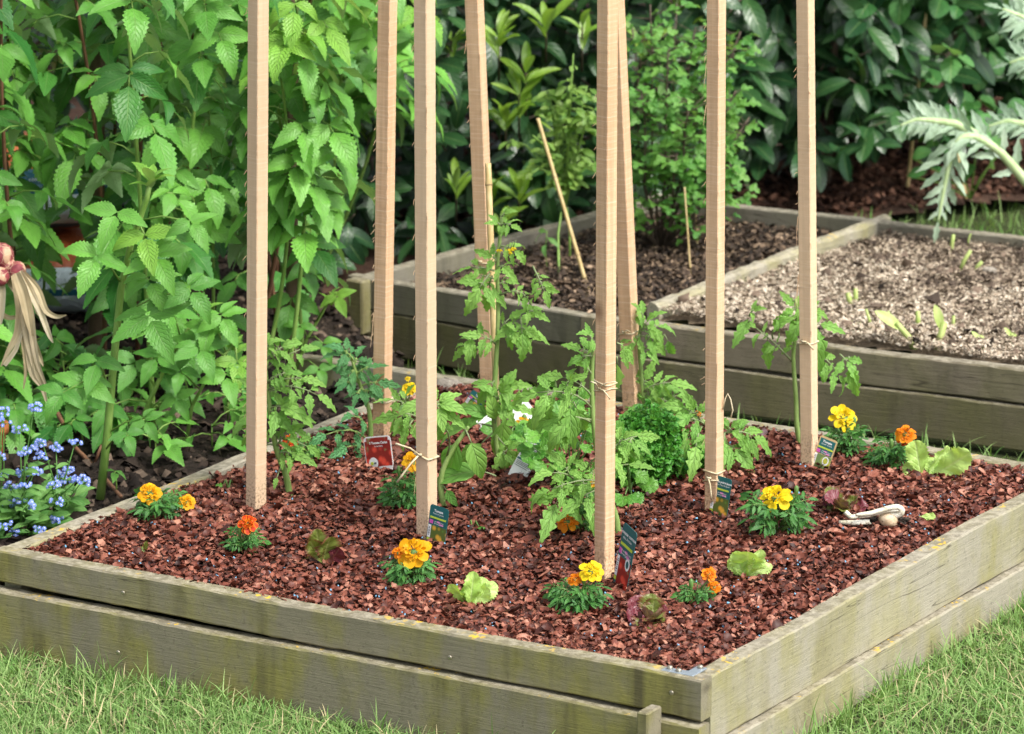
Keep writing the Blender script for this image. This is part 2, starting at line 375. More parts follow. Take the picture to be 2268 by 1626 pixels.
M['moss'] = weathered('mossy_end_grain', (0.25, 0.23, 0.10), (0.27, 0.26, 0.05), (0.08, 0.07, 0.03), gfac=1)
M['stake'] = fresh_wood('sawn_stake_wood', (0.59, 0.37, 0.215), (0.71, 0.49, 0.30))
M['bamboo'] = stem_mat('bamboo', (0.44, 0.32, 0.13), (0.60, 0.47, 0.24), .4)
M['bambood'] = stem_mat('bamboo_node', (0.20, 0.13, 0.06), (0.34, 0.24, 0.12), .5)
M['post'] = weathered('stained_post_wood', (0.17, 0.115, 0.075), (0.12, 0.085, 0.05), (0.05, 0.033, 0.022), gfac=.7)
M['twine'] = stem_mat('twine', (0.46, 0.38, 0.22), (0.70, 0.62, 0.44), .8)
M['husk'] = chip_mat('cocoa_shell', [(0, (0.035, 0.012, 0.009)), (.25, (0.105, 0.032, 0.021)), (.55, (0.20, 0.057, 0.034)), (.85, (0.305, 0.108, 0.067)), (1, (0.47, 0.225, 0.15))], .52, .30)
M['straws'] = chip_mat('pale_straw_chip', [(0, (0.07, 0.05, 0.035)), (.25, (0.26, 0.20, 0.14)), (.6, (0.50, 0.415, 0.30)), (1, (0.72, 0.64, 0.50))], .7, .3)
M['darkchip'] = chip_mat('dark_straw_chip', [(0, (0.022, 0.016, 0.012)), (.5, (0.09, 0.062, 0.042)), (.85, (0.22, 0.155, 0.10)), (1, (0.45, 0.33, 0.22))], .8, .3)
M['clod'] = chip_mat('soil_clod', [(0, (0.012, 0.009, 0.007)), (.5, (0.04, 0.029, 0.022)), (.85, (0.10, 0.075, 0.055)), (1, (0.2, 0.15, 0.11))], .9, .2)
M['bark2'] = chip_mat('bark_mulch', [(0, (0.03, 0.015, 0.010)), (.5, (0.10, 0.048, 0.030)), (1, (0.24, 0.125, 0.082))], .85, .2)
M['soil'] = soil_mat('dark_soil', (0.014, 0.010, 0.008), (0.035, 0.025, 0.018), (0.07, 0.052, 0.04))
M['soilr'] = soil_mat('reddish_soil', (0.04, 0.022, 0.015), (0.10, 0.055, 0.036), (0.16, 0.095, 0.066))
M['soilp'] = soil_mat('pale_soil', (0.10, 0.075, 0.05), (0.20, 0.155, 0.10), (0.32, 0.25, 0.17))
M['under'] = soil_mat('mulch_bed', (0.035, 0.014, 0.010), (0.085, 0.03, 0.02), (0.13, 0.05, 0.035))
M['lawn'] = soil_mat('lawn_floor', (0.03, 0.035, 0.012), (0.05, 0.075, 0.022), (0.11, 0.105, 0.05))
M['blue'] = plain('blue_pellet', (0.16, 0.38, 0.56), .4)
M['metal'] = plain('galvanised_steel', (0.45, 0.53, 0.60), .38, .5, .15, Metallic=0.7)
M['screw'] = plain('screw_steel', (0.42, 0.38, 0.30), .35, .5, .2, Metallic=0.8)
M['teal'] = plain('label_teal', (0.012, 0.12, 0.125), .35)
M['white'] = plain('label_white', (0.78, 0.80, 0.80), .4)
M['lime'] = plain('label_lime', (0.50, 0.62, 0.06), .4)
M['pink'] = plain('label_magenta', (0.62, 0.10, 0.42), .4)
M['kraft'] = plain('label_kraft', (0.55, 0.40, 0.20), .5)
M['ink'] = plain('ink_grey', (0.12, 0.14, 0.15), .6)
M['stone'] = soil_mat('stone', (0.25, 0.22, 0.18), (0.40, 0.36, 0.30), (0.5, 0.46, 0.4), 20)
M['terra'] = plain('terracotta', (0.46, 0.16, 0.055), .8, .2, .3)
M['orange'] = plain('bag_orange', (0.66, 0.17, 0.035), .38, .5, .1)
M['bagteal'] = plain('bag_teal', (0.015, 0.10, 0.145), .35, .5, .2)
M['bagwhite'] = plain('bag_white', (0.55, 0.66, 0.72), .35, .5, .08)
M['bagbrown'] = plain('bag_rust', (0.40, 0.10, 0.03), .4, .5, .2)
M['wire'] = plain('green_wire', (0.10, 0.18, 0.16), .4)
def dirty(name, a, b, dirt, sc_):
    m = N(name); P = m.coord(); col = m.mix(m.ramp(m.noise(P, sc_, 3), .35, .65), a, b); d = m.noise(P, sc_ * 2.2, 5, .65)
    return m.fin(m.prin(m.mix(m.math('MULTIPLY', m.ramp(d, .54, .64), .8), col, dirt), .6, .3, m.bump(d, .5, .002)))
M['garlic'] = dirty('garlic_skin', (0.46, 0.33, 0.20), (0.66, 0.54, 0.38), (0.08, 0.055, 0.035), 70)
M['garlicg'] = dirty('garlic_stalk', (0.58, 0.55, 0.40), (0.78, 0.77, 0.66), (0.16, 0.12, 0.08), 80)
M['root'] = plain('dark_roots', (0.03, 0.022, 0.016), .9)
M['stub'] = stem_mat('cut_leek_stub', (0.30, 0.40, 0.10), (0.46, 0.54, 0.20), .5)

def photo_mat(name, fruit, dark, leafc, scale):
    m = N(name); P = m.coord(); v = m.vor(P, scale)
    d = m.ramp(v.outputs['Distance'], .28, .50)
    hl = m.math('SUBTRACT', 1.0, m.ramp(v.outputs['Distance'], .0, .14))
    n1 = m.noise(P, scale * .6, 2)
    col = m.mix(d, fruit, dark); col = m.mix(m.ramp(n1, .58, .66), col, leafc); col = m.mix(m.math('MULTIPLY', hl, .5), col, (0.85, 0.75, 0.6))
    return m.fin(m.prin(col, .3, .5))
M['phred'] = photo_mat('tomato_picture_red', (0.74, 0.075, 0.045), (0.26, 0.02, 0.016), (0.22, 0.27, 0.12), 68)
M['phyel'] = photo_mat('tomato_picture_yellow', (0.74, 0.40, 0.05), (0.10, 0.14, 0.03), (0.12, 0.32, 0.05), 90)
M['phgrn'] = photo_mat('tomato_picture_green', (0.46, 0.46, 0.06), (0.14, 0.22, 0.08), (0.12, 0.32, 0.08), 60)

def shallot_mat():
    m = N('shallot_skin'); t, s, r = m.lf(); P = m.coord()
    n1 = m.noise(P, 30, 4, .6, .8); w1 = m.vor(P, 55, 'DISTANCE_TO_EDGE').outputs['Distance']
    col = m.mix(m.ramp(n1, .54, .62), m.mix(m.ramp(m.noise(P, 90, 3), .35, .65), (0.13, 0.022, 0.035), (0.27, 0.055, 0.06)), (0.50, 0.33, 0.21)); col = m.mix(m.math('MULTIPLY', m.ramp(w1, .03, .0), .8), col, (0.62, 0.47, 0.31))
    return m.fin(m.prin(col, .6, .3, m.bump(n1, .6, .003)))
M['shallot'] = shallot_mat()
M['drystalk'] = leaf_mat('dry_onion_leaf', (0.52, 0.41, 0.23), (0.74, 0.65, 0.47), veins=1, slope=0, vdark=.1, rough=.7, spec=.25, trans=.25, bump=.5, mid=(0.62, 0.52, 0.33), midw=.2, tcol=(1, .95, .8))

# ------------------------------------------------------------------ leaf shapes (base at origin, along +X, face up +Z)
def leaf_t(L, Wd, rows=13, prof=None, serr=0.12, fold=0.25, bend=0.6, wave=0.0, cols=5, lobes=0, twist=0.0, ph=0.0):
    ts = np.linspace(0, 1, rows); ss = np.linspace(-1, 1, cols)
    prof = prof or (lambda t: math.sin(math.pi * t ** 0.75) ** 0.9)
    x = z = 0.0; V = []; A = []; pt = 0.0
    for i, t in enumerate(ts):
        dt = (t - pt) * L; th = -bend * t + bend * .25; x += dt * math.cos(th); z += dt * math.sin(th); pt = t
        wd = Wd / 2 * max(prof(t), 0.015 if 0 < t < 1 else 0.004)
        if lobes:
            u = (t * lobes + .35) % 1.0; wd *= (1.0 - 0.50 * (u if u > .25 else (.25 - u) * 2.5)) if .1 < t < .88 else 1
        elif i % 2 and 0 < i < rows - 1: wd *= (1 - serr)
        tw = twist * t
        for sv in ss:
            a = abs(sv); yy = sv * wd; fwd = (0.10 * L * a * a * (0.7 if lobes else .35)) if 0 < t < .97 else 0
            zz = z + fold * a * wd - 0.25 * fold * a * a * wd + wave * wd * math.sin(t * 15 + sv * 2.2 + ph) * a
            V.append((x + fwd * math.cos(th), yy * math.cos(tw) - (zz - z) * math.sin(tw), z + (zz - z) * math.cos(tw) + yy * math.sin(tw) + fwd * math.sin(th)))
            A.append((t, (sv + 1) / 2))
    Lp = []
    for i in range(rows - 1):
        for j in range(cols - 1):
            a = i * cols + j; Lp += [a, a + cols, a + cols + 1, a + 1]
    # face order gives +Z normals with y = n x d
    Lp = np.array(Lp).reshape(-1, 4)[:, ::1]
    return (np.array(V), Lp.ravel(), np.array(A))
ovate = lambda t: (math.sin(math.pi * min(1, t) ** 0.66)) ** 0.95 * (1 - .25 * t * t)
ellip = lambda t: math.sin(math.pi * t) ** 0.75
lance = lambda t: math.sin(math.pi * t ** 0.8) ** 1.1
obov = lambda t: math.sin(math.pi * t ** 1.5) ** 0.7
RASP = [leaf_t(1, .54, 23, ovate, .19, f, b, wv, 5, ph=p) for f, b, wv, p in [(.22, .6, .05, 0), (.35, 1.0, .08, 1), (.12, .3, .06, 2), (.45, 1.3, .05, 3), (.25, .8, .12, 4)]]
RASPN = [leaf_t(1, .42, 17, ovate, .15, f, b, .06, 5, ph=p) for f, b, p in [(.35, .7, 0), (.5, 1.1, 2)]]
LAUR = [leaf_t(1, .38, 9, ellip, 0, f, b, .02, 5) for f, b in [(.2, .3), (.35, .8), (.15, .55), (.3, 1.1)]]
LNEW = [leaf_t(1, .26, 8, ellip, 0, f, b, .02, 5) for f, b in [(.5, .2), (.6, .7)]]
BROAD = [leaf_t(1, .66, 10, ellip, .04, f, b, .04, 5) for f, b in [(.2, .4), (.3, .9), (.15, .6)]]
TOM = [leaf_t(1, .56, 21, ovate, 0, f, b, wv, 5, lobes=4, ph=p) for f, b, wv, p in [(.25, .6, .12, 0), (.4, 1.1, .16, 1), (.15, .35, .12, 2), (.45, 1.5, .12, 3)]]
TOMS = [leaf_t(1, .6, 11, ovate, .0, f, b, .1, 5, lobes=2, ph=p) for f, b, p in [(.25, .6, 0), (.4, 1.0, 2)]]
PEP = [leaf_t(1, .5, 11, ovate, 0, f, b, .08, 5, ph=p) for f, b, p in [(.25, .7, 0), (.4, 1.1, 2)]]
NARR = [leaf_t(1, .36, 9, lance, .15, .3, b, .05, 3) for b in (.3, .9)]
PARS = [leaf_t(1, .95, 9, obov, .35, .5, b, .45, 5, lobes=0, ph=p) for b, p in [(.5, 0), (1.0, 2), (.2, 4)]]
FLATP = [leaf_t(1, .85, 13, obov, .28, .2, b, .15, 5, ph=p) for b, p in [(.4, 0), (.8, 2)]]
lob3 = lambda t: (math.sin(math.pi * min(1, t / .62)) ** .6 if t < .5 else max(.42 * math.sin(math.pi * min(1, (t - .5) / .5 * .62 + .38)) ** .8 * (1.35 if t > .62 else .9), .02))
CURR = [leaf_t(1, .95, 16, lob3, .16, .2, b, .14, 7, ph=p) for b, p in [(.4, 0), (.8, 2), (.2, 4)]]
BLUE = [leaf_t(1, .46, 8, ellip, 0, .25, b, .03, 5) for b in (.3, .7)]
PETAL = [leaf_t(1, .78, 8, obov, .0, .12, b, .13, 5, ph=p) for b, p in [(.4, 0), (.7, 2), (.2, 4)]]
FMNL = [leaf_t(1, .34, 8, ellip, 0, .3, b, .03, 5) for b in (.5, 1.1)]
LETT = [leaf_t(1, .88, 25, obov, .20, .30, b, .22, 9, ph=p) for b, p in [(-.5, 0), (.4, 2), (-.9, 4), (.8, 1)]]
SPIKE = [leaf_t(1, .36, 15, lance, .0, .35, b, .1, 5, lobes=3) for b in (.3, .9)]
pick = lambda L: L[R.randint(len(L))]

def compound(mb, mbs, base, tip, n, tpl, size, pairs=2, r=None, sag=0.15, rad=0.0016, mi=0, term=1.0, small=None):
    # a pinnate leaf: rachis from base to the start of the end leaflet, with pairs of leaflets
    base = np.asarray(base, float); tip = np.asarray(tip, float); D = tip - base; Ln = np.linalg.norm(D); d = D / Ln
    n = np.asarray(n, float); up = nrm(n - d * n.dot(d)); side = np.cross(up, d)
    def P(t): return base + D * t + up * (sag * Ln * 4 * t * (1 - t)) * .5
    pts = [P(t) for t in np.linspace(0, 1, 6)]
    mbs.tube(pts, [rad * (1.25 - .7 * i / 5) for i in range(6)], 5, .5)
    r = U(.2, .9) if r is None else r
    de = nrm(P(1) - P(.9) - np.array([0, 0, .25]) * (Ln * .1))
    mb.leaf(pick(tpl), P(1), de, n + .25 * R.randn(3), size * term * U(.9, 1.1), np.clip(r + U(-.12, .12), 0, 1), mi)
    for k in range(pairs):
        t = .95 - (k + .35) * (.68 / max(1, pairs)); dt = nrm(P(t + .04) - P(t - .04))
        for sg in (-1, 1):
            dd = nrm(dt * U(.25, .6) + side * sg * U(.8, 1.0) - np.array([0, 0, U(.1, .55)]))
            s2 = size * U(.62, .85) * (1 - .12 * k)
            q = P(t + U(-.03, .03)); q2 = q + dd * size * .12; mbs.tube([q, q2], rad * .6, 4, .5)
            mb.leaf(pick(tpl), q2, dd, n + .35 * R.randn(3), s2, np.clip(r + U(-.2, .2), 0, 1), mi)
        if small is not None:
            for sg in (-1, 1):
                t2 = t - .09; q = P(max(.03, t2)); dd = nrm(dt * .4 + side * sg - np.array([0, 0, .2]))
                mb.leaf(pick(small), q, dd, n + .3 * R.randn(3), size * U(.16, .3), r, mi)

# ================================================================== SETTING
FR = G(1553, 1512, T)[:2]; FLc = G(-20, 1218, T)[:2]
ax = nrm(FR - FLc); ay = np.array([-ax[1], ax[0]])          # bed axes: ax towards the near corner, ay to the back
YAW = math.atan2(ax[1], ax[0]); BW, BD = 1.208, 1.245
def bed(x, y, z): return np.array([FR[0] + ax[0] * x + ay[0] * y, FR[1] + ax[1] * x + ay[1] * y, z])
def to_bed(P): d = np.asarray(P)[..., :2] - FR; return d @ ax, d @ ay
T2 = 0.14
rFL, rJ, rFR = G(771, 608, T2), G(1287, 700, T2), G(2265, 820, T2)
rFR = rJ + (rFR - rJ) * 1.45
rLB, rBR = G(1454, 420, T2), G(2268, 515, T2); rBR = rLB + (rBR - rLB) * 1.5
dN, dF = G(1438, 672, T2), G(1962, 471, T2)

def inpoly(P, poly):
    x, y = P[:, 0], P[:, 1]; ins = np.zeros(len(P), bool); n = len(poly)
    for i in range(n):
        x1, y1 = poly[i][:2]; x2, y2 = poly[(i + 1) % n][:2]
        c = ((y1 > y) != (y2 > y)) & (x < (x2 - x1) * (y - y1) / ((y2 - y1) or 1e-9) + x1); ins ^= c
    return ins
def bumpy(x, y, amp, k=1.0, seed=0):
    rs = np.random.RandomState(seed); z = 0
    for i in range(9):
        a = rs.rand() * 6.28; f = k * (6 + 9 * i * .8); z = z + np.sin((x * math.cos(a) + y * math.sin(a)) * f + rs.rand() * 6) / (1 + i * .35)
    return z * amp / 3
def sheet(name, poly, z, step, amp, mat, seed=0, k=1.0, zf=None):
    xs = [p[0] for p in poly]; ys = [p[1] for p in poly]
    X, Y = np.meshgrid(np.arange(min(xs), max(xs) + step, step), np.arange(min(ys), max(ys) + step, step), indexing='ij')
    a, b = X.shape; Zv = (zf(X, Y) if zf else z) + bumpy(X, Y, amp, k, seed)
    V = np.column_stack([X.ravel(), Y.ravel(), Zv.ravel()]); I = np.arange(a * b).reshape(a, b)
    Fq = np.stack([I[:-1, :-1], I[1:, :-1], I[1:, 1:], I[:-1, 1:]], -1).reshape(-1, 4)
    cen = V[Fq].mean(1); Fq = Fq[inpoly(cen, poly)]
    use = np.unique(Fq); mp = -np.ones(len(V), int); mp[use] = np.arange(len(use))
    mb = MB(); mb.raw(V[use], mp[Fq].ravel(), np.full(len(Fq), 4)); return obj(name, mb, mat)

# lawn floor out to the horizon
mb = MB(); n = 33
g = np.linspace(-1, 1, n); g = np.sign(g) * np.abs(g) ** 2.2 * 60
mb.grid([[(x, y + 7, -0.018) for y in g] for x in g])
lawn = structure(obj('ground', mb, M['lawn']), 'lawn earth under the grass', 'ground')
# soil of the raspberry border, along the left board and behind
bpoly = [bed(-BW - 1.6, .02, 0), bed(-BW - .004, .012, 0), bed(-BW - .004, BD, 0), bed(-BW + .05, BD + .04, 0), rFL - [.05, -.1, 0], rFL + [-.1, .9, 0], (-.4, 8.9), (-2.2, 8.9)]
zb = lambda X, Y: 0.085 - 0.03 * np.clip((Y - 7.0) / 1.2, 0, 1) 
structure(sheet('border_soil', bpoly, 0, .022, .016, M['soil'], 3, 1.4, zb), 'dark crumbly soil of the raspberry border', 'soil')
# bank of soil behind the rear bed, under the hedge
spoly = [(-2.6, 8.75), (-.43, 8.72), (-.43, 7.84), rFL + [-.01, .03, 0], rLB + [-.01, .03, 0], (.35, 8.95), (1.2, 9.25), (3.2, 9.3), (3.4, 13), (-2.6, 13)]
zs = lambda X, Y: 0.0 + 0.02 * np.clip((Y - 9.2), 0, 4)
structure(sheet('bank_soil', spoly, 0, .03, .020, M['soilr'], 8, 1.2, zs), 'reddish brown mulched soil bank under the hedge', 'soil')

# ------------------------------------------------------------------ boards
def plank_mb(L, th, h, seed=0, jit=.00035, bev=.0025, taper=0.0, bow=0.0, r=.5):
    # centred on y,z; x from 0 to L; height changes by taper along the board
    rs = np.random.RandomState(seed); n = max(8, int(L / .02)); mb = MB(); P = []
    for i in range(n + 1):
        x = L * i / n; hh = h + taper * (i / n - .5); b = bev
        hy, hz = th / 2, hh / 2
        wav = .0012 * math.sin(x * 7 + seed) + .0008 * math.sin(x * 17 + seed * 2); ring = [(-hy + b, -hz), (hy - b, -hz), (hy, -hz + b), (hy, 0), (hy, hz - b), (hy - b, hz), (0, hz), (-hy + b, hz), (-hy, hz - b), (-hy, 0), (-hy, -hz + b)]
        P.append([(x, y + rs.randn() * jit * .6 + bow * math.sin(math.pi * i / n), z + wav + rs.randn() * jit) for y, z in ring])
    mb.grid(P, closed=True, r=r)
    m = len(P[0]); A = np.zeros((m, 4)); A[:, 2] = r; A[:, 3] = 1
    mb.poly(P[0], [list(range(m))[::-1]], A=A); mb.poly(P[-1], [list(range(m))], A=A)
    return mb
def board(parent, x0, y0, x1, y1, zc, th, h, mat, seed, name='plank', **kw):
    L = math.hypot(x1 - x0, y1 - y0); o = obj(name, plank_mb(L, th, h, seed, **kw), mat, parent, smooth=False)
    o.location = (x0, y0, zc); o.rotation_euler = (0, 0, math.atan2(y1 - y0, x1 - x0)); return o

rb = thing('raised_bed', 'square weathered timber raised bed filled with red brown mulch, in the foreground', 'raised bed', bed(0, 0, 0), (0, 0, YAW))
th = .030
board(rb, -BW, th / 2 + .004, 0, th / 2, .1135, th, .053, M['planka'], 1, taper=.010, bow=.003)
board(rb, -BW, th / 2 - .012, .004, th / 2 - .012, .0235, th, .115, M['planka'], 2, bow=.004)
board(rb, -th / 2 - .002, th + .001, -th / 2 - .002, BD + .02, T - .049, th, .097, M['plankb'], 3)
board(rb, -th / 2 + .010, th + .001, -th / 2 + .010, BD + .02, .0045, th, .075, M['plankb'], 4)
board(rb, -BW + th / 2, BD, -BW + th / 2, th + .001, .085, th, .105, M['plankb'], 5)
board(rb, -BW - .30, BD + th / 2, .10, BD + th / 2, .080, th, .110, M['plankb'], 6)
pg = MB(); pg.box((0, 0, 0), .017, .040, .20, bev=.002)
p = obj('peg', pg, M['planka'], rb, smooth=False); p.location = (-.061, -.0335, .002)
p['label'] = 'short squared peg driven in before the near corner'
mb = MB(); mb.box((0, 0, 0), .050, .016, .0022, bev=.0004); mb.box((.017, .020, .00003), .016, .0245, .0022, bev=.0004)
br = obj('bracket', mb, M['metal'], rb, smooth=False); br.location = (-.043, .0175, T + .0028); br['label'] = 'small galvanised corner plate with screws'
for sx, sy in ((-.017, .003), (-.001, -.001), (.017, .027)):
    mb = MB(); mb.tube([(0, 0, 0), (0, 0, .0026), (0, 0, .0042)], [.0042, .0042, .0026], 12)
    s = obj('screw', mb, M['screw'], br); s.location = (sx, sy, .0012)
for nx, nz, ny in ((-.965, .112, -.0), (-.955, .03, -.0285), (-.045, .118, -.001), (-.40, .108, .0)):
    mb = MB(); mb.tube([(0, 0, 0), (0, -.0012, 0), (0, -.0018, 0)], [.0034, .0034, .0022], 10); s = obj('nail', mb, M['screw'], rb); s.location = (nx, ny + .0005, nz)
structure(sheet('mulch_soil', [bed(-BW + th, th, 0), bed(-th, th, 0), bed(-th, BD, 0), bed(-BW + th, BD, 0)], T - .026, .02, .006, M['under'], 5), 'dark earth beneath the mulch of the foreground bed', 'soil')
# rear bed
rr = thing('raised_bed', 'long weathered timber raised bed with pale straw mulch behind the tomato stakes', 'raised bed', (0, 0, 0))
def lerp(a, b, t): return a + (b - a) * t
def offs(a, b, q):
    d = nrm(b[:2] - a[:2]); return np.array([-d[1] * q, d[0] * q, 0])
def rboard(a, b, zc, th, h, mat, seed, q=0.0, name='plank', **kw):
    o_ = offs(a, b, q); a = a + o_; b = b + o_; return board(rr, a[0], a[1], b[0], b[1], zc, th, h, mat, seed, name, **kw)
q = .014
rboard(rFL, lerp(rFL, rJ, .997), T2 - .030, .028, .060, M['plankg'], 11, q)
rboard(rFL, lerp(rFL, rJ, .997), T2 - .105, .028, .082, M['plankc'], 12, q)
rboard(rJ, rFR, T2 - .030, .030, .060, M['plankd'], 13, q)
rboard(rJ, rFR, T2 - .105, .030, .080, M['plankc'], 14, q - .004)
rboard(rLB, lerp(rFL, rLB, .03), T2 - .058, .028, .100, M['plankg'], 15, q)
rboard(rLB, rBR, T2 - .058, .028, .100, M['plankg'], 16, -q)
dv = rboard(lerp(dN, dF, .015), dF, T2 - .032, .026, .060, M['plankb'], 17, 0, 'divider', jit=.0012, bev=.007); dv['label'] = 'rough narrow dividing board across the bed'
for (px, py, hh, nm) in ((795, 618, .10, 'corner_post'),):
    c = G(px, py, T2 - .008); mb = MB(); mb.box((0, 0, -.045), .040, .030, .105, bev=.003); mb.box((0, 0, -.135), .042, .032, .06, bev=.003)
    s = obj(nm, mb, M['planka'], rr, smooth=False); s.location = c - [0, .034, 0.0]; s.rotation_euler = (0, 0, math.radians(-38))
c = lerp(rFL, rJ, .998); mb = MB(); mb.box((0, 0, 0), .007, .022, .15, bev=.001); s = obj('joint_batten', mb, M['plankc'], rr, smooth=False); s.location = (c[0] + .004, c[1] + .012, T2 - .08); s.rotation_euler = (0, 0, YAW)

# ------------------------------------------------------------------ scattered mulch
def scatter(name, poly, n, tmpl, size, zf, tilt, mat, rpow=1.0, seed=1, lift=.0, holes=(), rmod=None):
    rs = np.random.RandomState(seed); xs = [p[0] for p in poly]; ys = [p[1] for p in poly]
    P = np.column_stack([rs.uniform(min(xs), max(xs), n * 3), rs.uniform(min(ys), max(ys), n * 3)]); P = P[inpoly(P, poly)][:n]
    for (hx, hy, hr) in holes:
        dd = np.hypot(P[:, 0] - hx, P[:, 1] - hy); P = P[(dd > hr) | (rs.rand(len(P)) < .25)]
    m = len(P); Z = zf(P[:, 0], P[:, 1]) + rs.rand(m) * lift
    nz = np.column_stack([rs.randn(m) * tilt, rs.randn(m) * tilt, np.where(rs.rand(m) < .25, -1, 1)]); nz /= np.linalg.norm(nz, axis=1)[:, None]
    az = rs.rand(m) * 6.283; d = np.column_stack([np.cos(az), np.sin(az), np.zeros(m)]); d -= nz * (d * nz).sum(1)[:, None]; d /= np.linalg.norm(d, axis=1)[:, None]
    y = np.cross(nz, d); TV, TL, TS = tmpl; k = len(TV)
    sc_ = rs.uniform(size[0], size[1], m) * np.where(rs.rand(m) < .06, 1.5, 1)
    wy = rs.uniform(.6, 1.1, m); cz = rs.uniform(.3, 1.5, m)
    V = (TV[None, :, 0:1] * d[:, None] + TV[None, :, 1:2] * (y * wy[:, None])[:, None] + TV[None, :, 2:3] * (nz * cz[:, None])[:, None]) * sc_[:, None, None]
    V += rs.randn(m, k, 3) * (sc_ * .05)[:, None, None]
    V += np.column_stack([P, Z])[:, None]
    r = np.clip(rs.rand(m) ** rpow + (rmod(P[:, 0], P[:, 1]) if rmod else 0), 0, 1); A = np.zeros((m, k, 4)); A[..., :2] = .5; A[..., 2] = r[:, None]; A[..., 3] = 1
    Lp = (TL[None] + (np.arange(m) * k)[:, None]).ravel(); mb = MB(); mb.raw(V.reshape(-1, 3), Lp, np.tile(TS, m), A.reshape(-1, 4))
    return obj(name, mb, mat)
def shell_t():
    V = []; w_ = [.35, .95, .8, .2]
    for i, x in enumerate((-.5, -.18, .2, .55)):
        for j in (-.5, 0, .5): V.append((x, j * w_[i], -.42 * j * j * 2 - .35 * x * x))
    L = []; 
    for i in range(3):
        for j in range(2): a = i * 3 + j; L += [a, a + 3, a + 4, a + 1]
    return np.array(V), np.array(L), np.full(6, 4)
def chip_t():
    V = np.array([(-.5, -.16, 0), (.5, -.12, .03), (.5, .12, .0), (-.5, .15, .02), (0, -.2, .12), (0, .2, .12)])
    return V, np.array([0, 4, 5, 3, 4, 1, 2, 5]), np.full(2, 4)
def clod_t():
    V = np.array([(-.5, 0, 0), (.5, .05, 0), (0, -.5, .05), (.05, .5, 0), (.05, .05, .42), (0, 0, -.3)])
    return V, np.array([0, 2, 4, 2, 1, 4, 1, 3, 4, 3, 0, 4]), np.full(4, 3)
SH, CH, CL = shell_t(), chip_t(), clod_t()
zm = lambda x, y: T - .019 + bumpy(x, y, .006, 1, 5)
inb = [bed(-BW + .026, .026, 0), bed(-.026, .026, 0), bed(-.026, BD - .003, 0), bed(-BW + .026, BD - .003, 0)]
tag(scatter('shell_mulch', inb, 66000, SH, (.0068, .0138), zm, .52, M['husk'], 1.0, 2, .016, rmod=lambda x, y: -.14 * np.clip(bumpy(x, y, 1, .55, 44) + .1, 0, 1) + .05), 'red brown cocoa shell mulch covering the foreground bed', 'mulch', None, 'stuff')
tag(scatter('fertiliser_pellets', inb, 900, (np.array([(-.5, 0, 0), (.5, 0, 0), (0, -.5, 0), (0, .5, 0), (0, 0, .5), (0, 0, -.5)]), np.array([0, 2, 4, 2, 1, 4, 1, 3, 4, 3, 0, 4, 2, 0, 5, 1, 2, 5, 3, 1, 5, 0, 3, 5]), np.full(8, 3)), (.0035, .0052), lambda x, y: zm(x, y) + .010, .3, M['blue'], 1, 3, .004), 'tiny pale blue fertiliser pellets sprinkled on the mulch', 'pellets', None, 'stuff')
zr1 = lambda x, y: T2 - .048 + bumpy(x, y, .010, 1, 9)
def zr2(x, y): return T2 - .014 - .022 * np.clip((y - 7.4) / .9, 0, 1) + bumpy(x, y, .008, 1, 10)
polyL = [rFL + [.02, .03, 0], rJ + [0, .03, 0], dN + [-.01, .03, 0], dF + [-.012, -.03, 0], rLB + [0, -.04, 0]]
polyR = [dN + [.012, .02, 0], rFR + [0, .03, 0], rBR + [0, -.04, 0], dF + [.012, -.04, 0]]
structure(sheet('bed_soil', polyL, T2 - .062, .03, .010, M['soil'], 9), 'dark soil in the left compartment of the rear bed', 'soil')
structure(sheet('straw_soil', polyR, 0, .03, .008, M['soilp'], 10, 1, lambda X, Y: T2 - .026 - .022 * np.clip((Y - 7.4) / .9, 0, 1)), 'soil under the straw in the rear bed', 'soil')
tag(scatter('dark_mulch', polyL, 11000, CH, (.008, .019), zr1, .6, M['darkchip'], 1.3, 4, .014), 'dark brown straw mulch in the left part of the rear bed', 'mulch', None, 'stuff')
tag(scatter('straw_mulch', polyR, 62000, CH, (.005, .0115), zr2, .6, M['straws'], .7, 5, .013, rmod=lambda x, y: .10 + .55 * np.minimum(0, bumpy(x, y, 1, 1.3, 14) + .35 - .9 * np.clip((y - 7.4) / .9, 0, 1))), 'pale chopped straw mulch in the rear bed', 'mulch', None, 'stuff')
tag(scatter('soil_clods', polyR, 420, CL, (.008, .026), lambda x, y: zr2(x, y) + .008, .5, M['clod'], .6, 15, .006, rmod=lambda x, y: .25 + 0 * x), 'dark soil clods mixed through the pale straw', 'soil clods', None, 'stuff')
zc = lambda x, y: zb(x, y) + bumpy(x, y, .016, 1.4, 3) - .004
tag(scatter('soil_crumbs', bpoly, 15000, CL, (.006, .028), zc, .5, M['clod'], 1.2, 6, .012), 'dark soil crumbs in the raspberry border', 'soil crumbs', None, 'stuff')
zk = lambda x, y: zs(x, y) + bumpy(x, y, .020, 1.2, 8)
tag(scatter('bark_mulch', [(-.3, 8.85), (.35, 9.05), (1.2, 9.28), (2.2, 9.3), (2.2, 10.4), (-.3, 10.4)], 24000, CL, (.006, .026), zk, .6, M['bark2'], 1.2, 7, .014), 'reddish bark mulch on the soil bank behind the rear bed', 'mulch', None, 'stuff')

